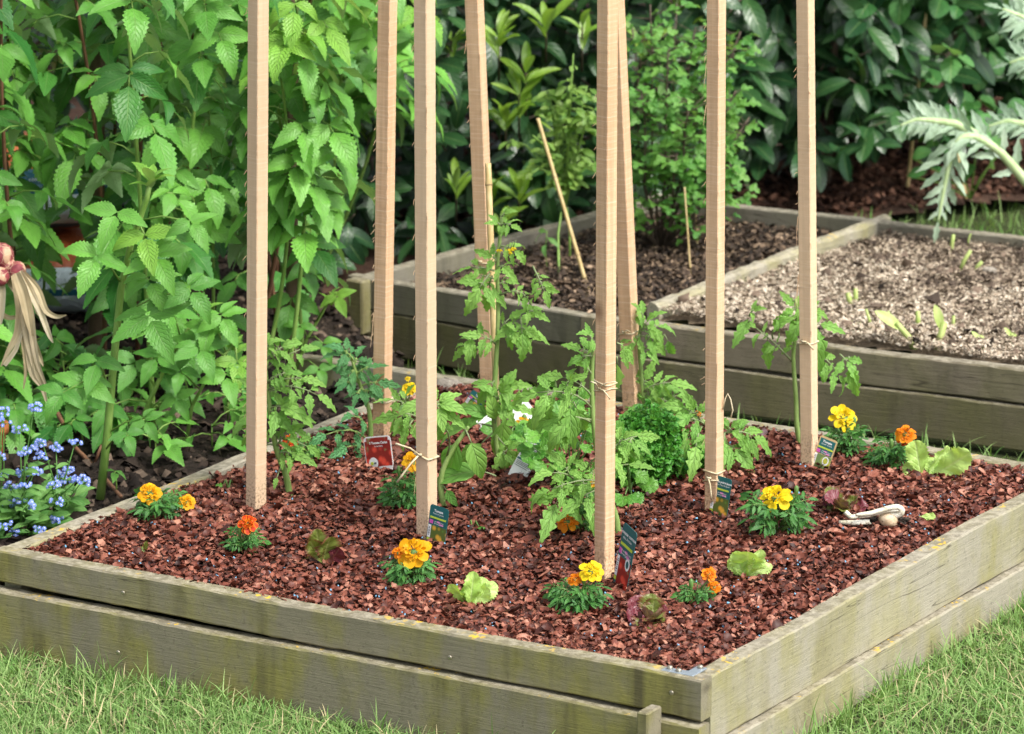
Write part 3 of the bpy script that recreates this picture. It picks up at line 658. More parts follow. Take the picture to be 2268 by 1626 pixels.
# ------------------------------------------------------------------ grass
def grass(name, P, hh, wd, lean, label, seed, mats=('grass',), zf=None):
    rs = np.random.RandomState(seed); m = len(P); h = rs.uniform(hh[0], hh[1], m) * np.where(rs.rand(m) < .08, 1.5, 1); az = rs.rand(m) * 6.283
    ln = np.abs(rs.randn(m)) * lean + .1; wv = rs.uniform(wd[0], wd[1], m); k = 5; t = np.linspace(0, 1, k)
    dx, dy = np.cos(az), np.sin(az); z0 = (zf(P[:, 0], P[:, 1]) if zf else np.full(m, -.018))
    curl = rs.uniform(.3, 1.6, m)
    hor = (h * ln)[:, None] * (t ** 1.6)[None]; ver = h[:, None] * (t[None] - .28 * (ln * curl)[:, None] * t[None] ** 2.4)
    C = np.stack([P[:, 0:1] + dx[:, None] * hor, P[:, 1:2] + dy[:, None] * hor, z0[:, None] + ver], -1)
    wt = (1 - t ** 2.5 * .93)[None] * wv[:, None] / 2; a2 = az + 1.57 + rs.randn(m) * .7
    sd_ = np.stack([np.cos(a2), np.sin(a2), np.zeros(m)], -1)
    V = np.stack([C - sd_[:, None] * wt[..., None], C + sd_[:, None] * wt[..., None]], 2)   # m,k,2,3
    A = np.zeros((m, k, 2, 4)); A[..., 0] = t[None, :, None]; A[:, :, 1, 1] = 1; A[..., 2] = np.clip(rs.beta(2.2, 2.4, m), 0, 1)[:, None, None]; A[..., 3] = 1
    fl = np.array([[2 * i, 2 * i + 2, 2 * i + 3, 2 * i + 1] for i in range(k - 1)]).ravel()
    Lp = (fl[None] + (np.arange(m) * 2 * k)[:, None]).ravel(); mb = MB(); mb.raw(V.reshape(-1, 3), Lp, np.full(m * (k - 1), 4), A.reshape(-1, 4))
    return tag(obj(name, mb, [M[q] for q in mats]), label, 'grass', None, 'stuff')
def gpts(x0, x1, y0, y1, n, seed, clump=0.0):
    rs = np.random.RandomState(seed); P = np.column_stack([rs.uniform(x0, x1, n), rs.uniform(y0, y1, n)])
    u, v = to_bed(P); out = ~((u > -BW - .02) & (u < .022) & (v > -.020) & (v < BD + .04))
    out &= ~((np.abs(u + .061) < .012) & (v < .0) & (v > -.06))
    out &= ~inpoly(P, bpoly); out &= ~inpoly(P, [rFL - [.03, .02, 0], rJ - [0, .03, 0], rFR - [0, .03, 0], rBR + [0, .03, 0], rLB + [0, .03, 0]])
    out &= ~inpoly(P, spoly) 
    if clump:
        f = bumpy(P[:, 0], P[:, 1], 1, .7, seed); out &= (f + rs.randn(n) * .5 > -clump)
    return P[out]
lp = gpts(-1.5, 1.5, 5.0, 7.3, 230000, 21, .85)
u, v = to_bed(lp); near = ((v < 0) & (v > -.45)) | ((u > 0) & (u < .75))
lp = lp[near]
grass('lawn_grass', lp, (.013, .032), (.0014, .0028), 1.2, 'short green lawn grass around the foreground bed', 31)
rs = np.random.RandomState(77); lq = lp[rs.rand(len(lp)) < .08]
grass('dry_grass', lq, (.02, .04), (.0014, .0022), 1.3, 'dry straw coloured blades lying in the lawn', 32, ('straw',))
# long tufts against the boards
e = [bed(U(-BW, 0), -.03 - abs(R.randn()) * .012, 0) for _ in range(200)] + [bed(.03 + abs(R.randn()) * .012, U(.03, BD), 0) for _ in range(330)]
e = np.array([p for p in e if bumpy(p[0], p[1], 1, 1.2, 3) > -.25])
grass('edge_grass', e[:, :2], (.025, .060), (.0018, .0032), .5, 'longer grass blades growing against the bed boards', 33)
bt = gpts(-.35, 1.3, 6.4, 8.1, 9000, 22, -.15)
u, v = to_bed(bt); bt = bt[(v > BD + .03)]
grass('path_grass', bt, (.02, .055), (.002, .0035), .6, 'grass growing in the gap between the two beds', 34)
sp_ = gpts(.2, 2.6, 8.3, 9.4, 9000, 23, .1)
grass('strip_grass', sp_, (.015, .05), (.002, .004), .6, 'grass strip behind the rear bed', 35)

# ================================================================== STAKES
ZM = T - .012                                              # mulch surface
def stake(foot, top, wpx, phi, label, seed, hgt=1.30, splinters=6):
    f = G(foot[0], foot[1], ZM); tp = W(top[0], top[1], f[1] + .0); d = nrm(tp - f); ph = math.radians(phi)
    wd = wpx * f[1] / F / (math.cos(ph) + math.sin(ph))
    X = np.array([math.cos(ph), -math.sin(ph), 0]); X = nrm(X - d * X.dot(d)); Y = np.cross(d, X)
    f = f + np.array([0, wd * .62, 0])                     # the foot pixel is the nearest edge
    rs = np.random.RandomState(seed); mb = MB(); P = []; n = 260; h = wd / 2
    jx = np.cumsum(rs.randn(n + 1)) * .000012; jx -= np.linspace(jx[0], jx[-1], n + 1)
    for i in range(n + 1):
        z = -.12 + (hgt + .12) * i / n; b = .0012; ring = []
        for (x, y) in ((-h + b, -h), (0, -h), (h - b, -h), (h, -h + b), (h, 0), (h, h - b), (h - b, h), (0, h), (-h + b, h), (-h, h - b), (-h, 0), (-h, -h + b)):
            edge = abs(abs(x) - abs(y)) < .003 and abs(x) > .002
            j = rs.randn(2) * (.00009 if edge else 0); ring.append((x + (j[0] if edge else 0) + jx[i], y + (j[1] if edge else 0), z))
        P.append(ring)
    mb.grid(P, closed=True)
    for q, rv in ((P[0], True), (P[-1], False)):
        m = len(q); mb.poly(q, [list(range(m))[::-1] if rv else list(range(m))])
    o = obj('wooden_stake', mb, M['stake'], None, smooth=False)
    Mx = Matrix(((X[0], Y[0], d[0], f[0]), (X[1], Y[1], d[1], f[1]), (X[2], Y[2], d[2], f[2]), (0, 0, 0, 1))); o.matrix_world = Mx
    tag(o, label, 'stake', 'sawn wooden stakes in the foreground bed')
    if splinters:
        sp = MB()
        for k in range(splinters * 8):
            z = rs.uniform(.05, .9); cx_, cy_ = [(-h, -h), (h, -h), (-h, h), (h, h)][rs.randint(3)]
            L_ = rs.uniform(.003, .010) if k > 3 else rs.uniform(.02, .06); out = np.array([np.sign(cx_) * rs.uniform(.2, 1), np.sign(cy_) * rs.uniform(.1, .6), 0])
            a = np.array([cx_, cy_, z]); b_ = a + out * .0028 + [0, 0, -L_ * .5]; c_ = a + out * rs.uniform(.003, .008) + [0, 0, -L_]
            sp.tube([a, b_, c_], [.0006, .0005, .0002], 3)
        obj('splinters', sp, M['stake'], o, smooth=False)['kind'] = 'stuff'
    return dict(f=f, d=d, X=X, Y=Y, w=wd, o=o)
S = {}
S['A'] = stake((566, 1131), (571, 0), 49, 44, 'leftmost sawn wooden stake, rising straight beside the raspberry thicket', 1, splinters=12)
S['B'] = stake((845, 985), (858, 0), 45, 31, 'sawn wooden stake with peeling splinters, standing behind the red tomato picture label', 2, splinters=12)
S['C'] = stake((945, 1196), (940, 0), 50, 36, 'pale sawn wooden stake tied low with a knotted twine bow, yellow marigold at its foot', 3)
S['D'] = stake((1086, 899), (1050, 0), 44, 26, 'leaning sawn wooden stake with a bamboo cane standing against it', 4)
S['E'] = stake((1339, 1284), (1346, 0), 49, 43, 'nearest sawn wooden stake with two twine loops and an edge-on red label at its foot', 5)
S['F'] = stake((1402, 927), (1362, 0), 46, 30, 'sawn wooden stake leaning left behind the nearest stake, curly parsley before it', 6)
S['G'] = stake((1582, 1140), (1588, 0), 45, 34, 'sawn wooden stake with a knot, tied low by the yellow pear tomato label', 7, splinters=10)
S['H'] = stake((1794, 1042), (1785, 0), 43, 31, 'rightmost sawn wooden stake in front of the pale straw bed', 8)

def tie(st, py, label, loops=2, tails=(), thick=.0013, slope=.15, gap=.010):
    # twine wound round a stake; st gives the stake's frame, py the height in the picture
    f, d, X, Y, w = st['f'], st['d'], st['X'], st['Y'], st['w']; lo, hi = 0.0, 1.2
    for _ in range(40):
        m = (lo + hi) / 2; p = f + d * m; dv = p - [0, 0, H]; c, s = math.cos(PIT), math.sin(PIT)
        y = CY - F * (dv[1] * s + dv[2] * c) / (dv[1] * c - dv[2] * s)
        lo, hi = (m, hi) if y > py else (lo, m)
    mb = MB(); h = w / 2 + thick * .9
    for k in range(loops):
        pts = []
        for (x, y) in ((-h, -h), (0, -h), (h, -h), (h, 0), (h, h), (0, h), (-h, h), (-h, 0), (-h, -h)):
            z = lo + k * gap + slope * x * (1 if k % 2 == 0 else -1) + R.randn() * .0006; pts.append(f + d * z + X * x + Y * y)
        mb.tube(pts, thick, 6, U(.3, .7))
    q = f + d * (lo + gap * .4) + X * (-h * .1) - Y * (h + thick)
    mb.tube([q + X * .004, q - Y * .003, q - X * .004 + d * .002, q - Y * .002 - d * .003], thick * 1.5, 6)
    for (dx, dz) in tails:
        e_ = np.array([dx, -.012, dz]); mb.tube([q - Y * .002, q + e_ * .4 + [0, -.004, .004], q + e_ * .75 + [0, -.006, .003], q + e_], [thick, thick, thick * .9, thick * 1.2], 6)
    return tag(obj('twine_tie', mb, M['twine']), label, 'twine', 'twine ties round the stakes')
tie(S['C'], 1008, 'pale twine with a bow and loose ends round the pale stake by the red label', 1, ((-.036, .020), (-.034, -.040)), .0016, -.25)
tie(S['E'], 862, 'two loops of thin twine knotted round the nearest stake', 2, ((.016, -.014), (-.012, .012), (.024, .012)), .0010, .2, .011)
tie(S['G'], 1062, 'low twine loops round the stake with the yellow pear label', 2, ((.004, -.032),), .0013, .1, .014)
tie(S['H'], 758, 'single twine loop round the rightmost stake holding its tomato stem', 1, ((.014, -.010),), .0013, .05)
tie(S['B'], 888, 'dull twine loop round the splintered stake below its bluish tomato leaves', 2, ((.008, .016),), .0012, .05, .004)
tie(S['D'], 580, 'faint twine loop round the leaning stake, high above the mulch', 1, (), .0012, .1)
tie(S['F'], 736, 'white twine loop round the stake behind the nearest one', 1, ((.010, .002),), .0012, .1)
mb = MB(); fG = S['G']['f'][1]; mb.tube(spline([W(x, y_, fG - .004) for x, y_ in ((1601, 908), (1606, 884), (1612, 872), (1618, 884), (1623, 908), (1619, 925))]) if 'spline' in globals() else [W(x, y_, fG - .004) for x, y_ in ((1601, 908), (1606, 884), (1612, 872), (1618, 884), (1623, 908), (1619, 925))], .0010, 5)
tag(obj('raffia_strand', mb, M['twine']), 'loose raffia loop sticking out beside the stake with the yellow pear label', 'raffia')
# bamboo canes
def bamboo(a, b, rad, label, nodes, cut=True):
    mb = MB(); a, b = np.asarray(a), np.asarray(b); pts, rr_ = [], []
    for t in np.linspace(0, 1, 60):
        nd = min(abs(t - q) for q in nodes); pts.append(a + (b - a) * t); rr_.append(rad * (1 + (.16 if nd < .009 else 0)) * (1 - .12 * t))
    mb.tube(pts, rr_, 10); o = obj('bamboo_cane', mb, M['bamboo'])
    for q in nodes: nb = MB(); c = a + (b - a) * q; dd = (b - a) * .0022; nb.tube([c - dd, c + dd], rad * 1.19 * (1 - .12 * q), 10); obj('cane_node', nb, M['bambood'], o)
    return tag(o, label, 'cane')
yb = G(1104, 1045, ZM)[1] - .0
bamboo(W(1105, 1052, yb), W(1081, 362, yb + .16), .0058, 'pale bamboo cane leaning back on the leftward tilted stake', (.22, .62, .93))
c0 = G(1318, 640, T2 - .05); bamboo(c0 - [0, 0, .05], W(1191, 262, c0[1] + .10), .0042, 'tan bamboo cane leaning left in the dark mulch of the rear bed', (.3, .7))
for (p0, p1, lab) in (((1533, 615), (1516, 415), 'thin pale cane upright beside the currant bush'), ((1548, 560), (1540, 470), 'short thin pale cane at the foot of the currant bush'),):
    c0 = G(p0[0], p0[1], T2 - .05); bamboo(c0 - [0, 0, .03], W(p1[0], p1[1], c0[1] + .03), .0019, lab, (.4,))
c0 = G(2010, 415, .02); bamboo(c0, W(2052, 10, c0[1] + .04), .0045, 'long thin brown cane slanting up from the soil bank at right', (.2, .5, .8))
c0 = G(2140, 440, .02); bamboo(c0, W(2118, 330, c0[1] + .02), .0036, 'short thin brown cane behind the silvery cardoon leaf', (.5,))

# ================================================================== RASPBERRY BORDER
UPV = np.array([0, 0, 1.0])
def rleaf(mf, mbs, node, out, size, r, mi=0, five=False, droop=None, pet=None):
    # palmate leaf on a petiole: node on the cane, out = horizontal outward direction
    out = nrm(out); pl = pet or size * U(.55, .95); rise = U(-.05, .55)
    e = node + (out + UPV * rise) * pl; mid = node + (out * .5 + UPV * (rise * .5 + .12)) * pl
    mbs.tube([node, mid, e], [.0016, .0013, .0011], 5)
    dr = U(.25, 1.25) if droop is None else droop
    d0 = nrm(out - UPV * dr); nn = nrm(UPV * (.75 + .1) + out * (.35 + .35 * dr) + .28 * R.randn(3)); side = np.cross(nn, d0)
    e2 = e + d0 * size * .22; mbs.tube([e, e2], .0010, 5)
    mf.leaf(pick(RASP), e2, d0, nn, size * U(1.0, 1.15), np.clip(r + U(-.1, .1), 0, 1), mi)
    for sg in (-1, 1):
        dd = nrm(d0 * U(.25, .5) + side * sg - UPV * U(0, .3)); mf.leaf(pick(RASP), e, dd, nn + .22 * R.randn(3), size * U(.8, .95), np.clip(r + U(-.15, .15), 0, 1), mi, U(.85, 1))
        if five:
            dd = nrm(-d0 * .15 + side * sg - UPV * U(0, .3)); mf.leaf(pick(RASPN), e - d0 * size * .12, dd, nn + .2 * R.randn(3), size * .7, np.clip(r + U(-.15, .15), 0, 1), mi)
def tipshoot(mf, mbs, p, size, n=6):
    for k in range(n):
        az = k * 2.4 + U(0, .5); out = np.array([math.cos(az), math.sin(az), 0]); d = nrm(out * U(.5, 1.1) + UPV * U(.35, 1.1))
        mf.leaf(pick(RASPN), p + UPV * U(-.02, .008), d, UPV * .5 - out * .7 + .2 * R.randn(3) + [0, -.4, .3], size * U(.3, .75), U(.5, 1), 1)
def cane(base, top, nl, size, z0, label, group, old=False, tip=True, rad=.0045, bow=None, r0=None, tilt=None):
    base, top = np.asarray(base, float), np.asarray(top, float); bow = np.array([U(-.05, .05), U(-.05, .05), 0]) if bow is None else np.asarray(bow)
    t_ = thing('raspberry_cane', label, 'raspberry cane', base, group=group)
    P = lambda t: base + (top - base) * t + bow * 4 * t * (1 - t)
    mc, mp_, mf = MB(), MB(), MB()
    mc.tube([P(t) for t in np.linspace(0, 1, 12)], [rad * (1 - .55 * t) for t in np.linspace(0, 1, 12)], 8)
    hh = top[2] - base[2]; az = U(0, 6.28)
    for k in range(nl):
        t = z0 + (1 - z0) * (k + U(.1, .9)) / nl
        az = -math.pi / 2 + R.randn() * 1.25
        out = np.array([math.cos(az), math.sin(az), 0]); s = size * U(.75, 1.15) * (1 - .25 * t * (1 if tip else 0))
        rleaf(mf, mp_, P(min(1, t)), out, s, R.beta(1.2, 1.6) if r0 is None else r0 + U(-.3, .2), 1 if (tip and t > .9) else 0, R.rand() < .3)
    if tip: tipshoot(mf, mp_, P(1), size * .75)
    wpart('stem', mc, M['oldcane'] if old else M['raspcane'], t_); mf.join(mp_, 2); wpart('foliage', mf, [M['rasp'], M['raspyoung'], M['raspcane']], t_)
    return t_
# the tall fresh canes one can tell apart
def handcane(pts, ys, label, leaves, rad, size):
    P = [W(px, py, y) for (px, py), y in zip(pts, ys)]
    t_ = thing('raspberry_cane', label, 'raspberry cane', P[0], group='fresh raspberry canes one can tell apart'); mc, mp_, mf = MB(), MB(), MB()
    mc.tube(P, [rad * (1 - .5 * i / len(P)) for i in range(len(P))], 8)
    for (nx, ny, ex, ey, sz, r, five, mi) in leaves:
        y = np.interp(-ny, [-p[1] for p in pts], ys); node = W(nx, ny, y); e = W(ex, ey, y - U(.02, .06)); out = e - node
        mp_.tube([node, (node + e) / 2 + [0, 0, .008], e], [.0017, .0014, .0012], 5)
        o2 = nrm(np.array([out[0], out[1] * .6 - .02, 0]) + 1e-6); s = sz * y / F; d0 = nrm(o2 * .6 + [0, -.25, -.65]); nn = np.array([U(-.2, .2), -.75, .75]); side = np.cross(nrm(nn), d0)
        mf.leaf(pick(RASP), e + d0 * s * .12, d0, nn, s, r, mi)
        for sg in (-1, 1): mf.leaf(pick(RASP), e, nrm(d0 * .25 + side * sg + [0, 0, .12]), nn + .2 * R.randn(3), s * .88, np.clip(r + U(-.15, .15), 0, 1), mi)
        if five:
            for sg in (-1, 1): mf.leaf(pick(RASPN), e - d0 * s * .1, nrm(-d0 * .35 + side * sg), nn + .2 * R.randn(3), s * .7, r, mi)
    tipshoot(mf, mp_, P[-1], size, 8)
    wpart('stem', mc, M['raspcane'], t_); mf.join(mp_, 2); wpart('foliage', mf, [M['rasp'], M['raspyoung'], M['raspcane']], t_)
y0 = G(222, 1105, .085)[1]
handcane([(222, 1105), (238, 960), (252, 800), (268, 640), (290, 540), (325, 440), (332, 405)], [y0, y0, y0 + .01, y0 + .01, y0, y0 - .02, y0 - .02],
         'tall fresh raspberry cane with thick green stem and pale tip, nearest the mulch bed', [
    (258, 760, 330, 700, 120, .55, True, 0), (245, 880, 190, 850, 95, .6, True, 0), (240, 860, 215, 800, 85, .5, False, 0), (270, 630, 215, 565, 105, .75, False, 0), (285, 560, 345, 565, 100, .85, True, 0),
    (250, 830, 140, 870, 80, .45, False, 0), (300, 500, 320, 520, 100, .9, False, 1), (300, 490, 260, 470, 95, .8, False, 0), (238, 960, 320, 930, 60, .5, True, 0), (275, 610, 330, 620, 90, .8, True, 0),
    (230, 1000, 280, 960, 55, .4, False, 0), (300, 490, 420, 490, 80, .7, False, 0), (262, 700, 420, 640, 90, .45, True, 0)], .0072, .075)
y1 = G(300, 985, .085)[1]
handcane([(296, 985), (330, 890), (372, 800), (420, 725), (450, 690)], [y1, y1, y1, y1, y1], 'slanting raspberry shoot with broad leaves behind the thick fresh cane', [
    (372, 800, 440, 770, 85, .5, True, 0), (345, 860, 300, 800, 80, .45, False, 0), (320, 915, 390, 880, 60, .55, True, 0), (420, 725, 490, 700, 80, .7, True, 0), (400, 750, 380, 690, 80, .6, False, 0), (330, 890, 240, 900, 70, .4, False, 0)], .0045, .06)
y1 = G(415, 985, .085)[1]
handcane([(412, 985), (425, 900), (470, 815), (520, 760)], [y1, y1, y1, y1], 'short raspberry shoot with drooping leaves just left of the leftmost stake', [
    (470, 815, 500, 830, 80, .7, True, 0), (425, 900, 400, 820, 60, .5, False, 0), (500, 780, 470, 720, 80, .75, False, 0), (520, 760, 525, 800, 75, .9, False, 1), (440, 860, 350, 790, 75, .5, True, 0), (500, 790, 430, 760, 75, .6, True, 0)], .0035, .05)
y1 = G(690, 870, .07)[1]
handcane([(640, 860), (680, 750), (715, 690), (735, 655)], [y1, y1, y1, y1], 'small raspberry shoot arching right behind the grey post', [
    (680, 750, 665, 720, 50, .6, False, 0), (700, 715, 745, 655, 55, .85, False, 1), (680, 750, 715, 760, 55, .55, False, 0), (660, 800, 705, 815, 50, .6, False, 0)], .0035, .05)
for i, (px, py, hpx) in enumerate([(345, 1010, 60), (505, 930, 60), (470, 990, 55), (355, 950, 70), (258, 1090, 45), (560, 920, 55)]):
    b = G(px, py, .09); t_ = thing('raspberry_sucker', ['small raspberry sucker in dark soil, its leaflets spread flat', 'low raspberry sucker by the leftmost stake', 'low raspberry sucker with pale rimmed leaves near the side board', 'small raspberry sucker in shade behind the front cane', 'tiny three leaved raspberry seedling beside the side board', 'low leafy sucker right behind the leftmost stake'][i], 'raspberry sucker', b, group='raspberry suckers in the border soil')
    mf, mp_ = MB(), MB(); hh = hpx * b[1] / F; mp_.tube([b, b + [0, 0, hh]], [.0015, .0012], 5)
    for k in range(1 if i == 4 else 4):
        az = k * 2.2 + U(0, 1) - 1.57; rleaf(mf, mp_, b + [0, 0, hh * U(.5, 1)], (math.cos(az), math.sin(az), 0), (.028 if i == 4 else .042) * U(.8, 1.2), U(.3, .8), 0, False, U(.1, .4))
    wpart('stem', mp_, M['raspcane'], t_); wpart('foliage', mf, M['rasp'], t_)
# the thicket behind
canes = []
rs = np.random.RandomState(12)
for i in range(54):
    for _ in range(60):
        x, y = rs.uniform(-1.42, -.36), rs.uniform(6.95, 8.35)
        if x > -.36 - .55 * (8.3 - y) / 1.3 + .42: continue
        if inpoly(np.array([[x, y]]), [rFL - [.12, .12, 0], rFL + [1, -.5, 0], rFL + [1, 1.2, 0], rFL + [-.12, 1.0, 0]])[0]: continue
        if x < -.70 and y > 7.62: continue
        if 72 < x / y * F + CX < 192 and y > 6.9: continue
        if -.52 < x < -.38 and y < 7.4: continue
        if all(math.hypot(x - a, (y - b) * .8) > .115 for a, b in canes): canes.append((x, y)); break
for i, (x, y) in enumerate(canes):
    hgt = rs.uniform(.75, 1.1) if y < 7.35 else rs.uniform(1.25, 1.75); z0 = rs.uniform(.06, .18); rt = np.array([x + rs.uniform(-.12, .16), y + rs.uniform(-.18, .05), hgt])
    cane((x, y, zb(x, y) - .01), rt, 22 if hgt < 1.2 else 34, rs.uniform(.072, .102), z0, 'leafy green raspberry cane in the dense thicket behind the fresh front canes', 'raspberry canes massed in the thicket', old=rs.rand() < .45, tip=rs.rand() < .45, rad=rs.uniform(.003, .005))
# right flank of the thicket, seen above the rear bed corner
for i in range(9):
    x, y = -.50 + .035 * i + rs.uniform(-.03, .03), 8.05 + rs.uniform(-.15, .55)
    if y < 7.98 and x > -.42: y += .25
    rt = np.array([x + rs.uniform(.0, .10), y - rs.uniform(.1, .35), rs.uniform(.62, .95)])
    cane((min(x, -.40), max(y, 8.0), .05), rt, 14, rs.uniform(.075, .100), .54, 'bright raspberry cane arching out on the right flank of the thicket', 'raspberry canes on the right flank', tip=True, r0=.75)

for px, py, tx, ty, sz in ((625, 905, 655, 0, .092), (560, 905, 605, 80, .088)):
    b = G(px, py, .06); cane(b, W(tx, ty, b[1] - .06), 20, sz, .46, 'bright raspberry cane whose leaves cover the upper part of the slim post', 'raspberry canes before the slim post', tip=True, r0=.7)
for px, py, hpx in ((55, 905, 110), (112, 940, 90), (150, 890, 120), (205, 935, 80), (28, 960, 90), (185, 985, 60), (330, 860, 90), (90, 860, 90)):
    b = G(px, py, .09); t_ = thing('raspberry_sucker', 'low leafy raspberry sucker in the shade at the foot of the thicket', 'raspberry sucker', b, group='raspberry suckers under the thicket'); mf, mp_ = MB(), MB(); hh = hpx * b[1] / F
    mp_.tube([b, b + [U(-.01, .01), -.01, hh]], [.002, .0013], 5)
    for k in range(int(4 + hpx / 25)):
        az = -1.57 + R.randn() * 1.3; rleaf(mf, mp_, b + [0, 0, hh * U(.3, 1)], (math.cos(az), math.sin(az), 0), U(.045, .07), U(.05, .6), 0, R.rand() < .4)
    wpart('stem', mp_, M['raspcane'], t_); wpart('foliage', mf, M['rasp'], t_)

def rpost(pxb, pyb, pxt, pyt, rad, label, z=.06, up=.25):
    b = G(pxb, pyb, z); t = W(pxt, pyt, b[1]); t = b + (t - b) * (1 + up); mb = MB()
    mb.tube([b + (t - b) * q for q in np.linspace(-.05, 1, 20)], [rad] * 20, 12); return tag(obj('support_post', mb, M['post']), label, 'post')
rpost(212, 812, 216, 0, .0145, 'thick brown round post standing among the raspberries at left')
rpost(646, 880, 648, 60, .0105, 'slimmer brown round post at the right side of the raspberries')
mb = MB(); 
for z in (.62, .42):
    mb.tube([np.array([x, 7.62 + .1 * x, z + .03 * math.sin(x * 3) - .05 * x]) for x in np.linspace(-1.4, -.34, 14)], .0017, 5)
tag(obj('support_wire', mb, M['wire']), 'pale green training wires strung through the raspberries', 'wire')
mb = MB(); mb.tube([W(1640, 122, 10.2), W(1950, 128, 10.15), W(2300, 125, 10.1)], .0016, 5); tag(obj('fence_wire', mb, M['wire']), 'thin green wire running across the shaded hedge at right', 'wire')
b = bed(-BW - .10, .30, .10)
mb = MB(); mb.tube([W(120, 900, 6.85), W(165, 990, 6.8), W(215, 1040, 6.75), (G(268, 1100, .095))], [.004, .004, .0038, .003], 7); mb.tube([W(208, 1030, 6.76), W(225, 985, 6.76)], [.003, .0025], 6)
tag(obj('dry_branch', mb, M['oldcane']), 'dead brown forked branch lying on the soil by the forget-me-nots', 'branch')

# ================================================================== HEDGE AND SHRUBS BEHIND
def shrub(name, label, cat, x0, x1, y0, y1, z0, z1, n, tpl, mat, size, trunks, group=None, up=.5, seed=0, newm=None, news=(), zlow=None, dens=.75):
    rs = np.random.RandomState(seed); t_ = thing(name, label, cat, ((x0 + x1) / 2, (y0 + y1) / 2, 0), group=group)
    mf, ms = MB(), MB()
    for k in range(trunks):
        b = np.array([rs.uniform(x0 + .1, x1 - .1), rs.uniform(y0 + .25, y1 - .1), 0]); e = np.array([rs.uniform(x0, x1), rs.uniform(y0, y1), z1 * .8])
        ms.tube([b + (e - b) * q + .03 * rs.randn(3) * (q > 0) for q in np.linspace(0, 1, 7)], [.009 * (1 - .7 * q) + .002 for q in np.linspace(0, 1, 7)], 7)
    # leaves sit in whorls on short twigs
    while n > 0:
        fz = rs.rand(); z = z0 + (z1 - z0) * (fz * dens if rs.rand() < .8 else fz); x = rs.uniform(x0, x1); fy = rs.rand() ** 1.6
        zl = zlow(x) if zlow else z0
        if z < zl: n -= .3; continue
        y = y0 + (y1 - y0) * fy + .10 * math.sin(x * 9 + seed) * math.sin(z * 11) + .06 * math.sin(x * 23)
        tip_ = np.array([x, y, z]); td = nrm([rs.randn() * .6, -.7 + rs.randn() * .3, .35 + rs.randn() * .4]); ln = rs.uniform(.06, .14)
        if rs.rand() < .5: ms.tube([tip_ - td * ln, tip_], [.0025, .0015], 5)
        m = rs.randint(3, 7); rr_ = np.clip(rs.beta(1.6, 2.4) + .1 * (1 - fy), 0, 1)
        for k in range(m):
            az = k * 2.4 + rs.rand(); a = nrm(np.cross(td, [0, 0, 1])); b2 = np.cross(a, td); rad_ = a * math.cos(az) + b2 * math.sin(az)
            d = nrm(td * rs.uniform(.1, .8) + rad_ + np.array([0, -.15, -.35])); nn = UPV * .9 + np.array([0, -.35, 0]) + td * .3 + .3 * rs.randn(3)
            mf.leaf(tpl[rs.randint(len(tpl))], tip_ - td * ln * rs.rand() * .8, d, nn, size * rs.uniform(.7, 1.2), np.clip(rr_ + rs.uniform(-.2, .2), 0, 1))
        n -= m
    for (px, py, y, k, s) in news:
        c = W(px, py, y); ms.tube([c - [0, -.05, .10], c], [.003, .002], 5)
        for j in range(k):
            az = j * 2.4 + rs.rand(); o_ = np.array([math.cos(az), math.sin(az), 0]); d = nrm(o_ * rs.uniform(.35, .9) + UPV * rs.uniform(.4, 1.1))
            mf.leaf(pick(LNEW), c - UPV * rs.uniform(0, .05), d, UPV * .6 - o_ * .5 + np.array([0, -.4, 0]), s * rs.uniform(.6, 1.1), rs.rand(), 1)
    wpart('branches', ms, M['bark'], t_); wpart('foliage', mf, [mat, newm or mat], t_)
    return t_
lg = None
shrub('laurel_shrub', 'glossy laurel shrub at far left, mostly hidden behind the raspberries', 'laurel', -1.5, -.75, 8.95, 9.6, .04, 1.5, 500, LAUR, M['laurel'], .10, 5, seed=1)
shrub('laurel_shrub', 'dark glossy laurel shrub showing between the raspberries and the pale stakes', 'laurel', -.75, -.12, 8.5, 9.5, .02, 1.8, 2800, LAUR, M['laurel'], .088, 6, seed=2, newm=M['laurelnew'], news=((765, 110, 8.8, 8, .08), (815, 300, 8.9, 5, .06), (790, 40, 8.85, 6, .07), (890, 240, 8.9, 6, .06)))
shrub('laurel_shrub', 'dark glossy laurel shrub with yellow green new shoots behind the leaning stake', 'laurel', -.12, .40, 8.72, 9.6, .03, 1.8, 2800, LAUR, M['laurel'], .092, 6, seed=3, newm=M['laurelnew'],
      news=((1105, 80, 8.55, 9, .085), (1150, 210, 8.55, 9, .09), (1120, 240, 8.55, 8, .08), (1150, 405, 8.55, 8, .085), (1010, 395, 8.55, 6, .07), (1110, 485, 8.5, 9, .07), (1165, 160, 8.55, 8, .08), (1210, 40, 8.55, 5, .10), (1230, 250, 8.55, 6, .06), (1000, 90, 8.55, 8, .08), (1420, 80, 8.55, 6, .08), (1290, 60, 8.55, 4, .09), (1085, 420, 8.55, 6, .07)))
shrub('laurel_shrub', 'shaded laurel shrub behind the currant bush, bare dark stems below', 'laurel', .40, .95, 9.15, 9.9, .05, 1.8, 1700, LAUR, M['laurel'], .10, 6, seed=4, zlow=lambda x: .06 + .2 * (x - .35), newm=M['laurelnew'], news=((1510, 60, 9.1, 6, .08), (1500, 20, 9.1, 5, .08)))
shrub('laurel_shrub', 'very dark laurel shrub between the rightmost stake and the light green shrub', 'laurel', 0.62, 1.25, 9.55, 10.3, .10, 1.8, 1800, LAUR, M['laurel'], .11, 6, seed=5, zlow=lambda x: .14)
shrub('broad_leaved_shrub', 'light green broad leaved shrub in the top right corner, over bare soil', 'shrub', 0.71, 1.35, 9.22, 9.9, .05, 1.2, 420, BROAD, M['shrub'], .066, 7, seed=6, zlow=lambda x: .06 + .25 * abs(x - .84), dens=.5)
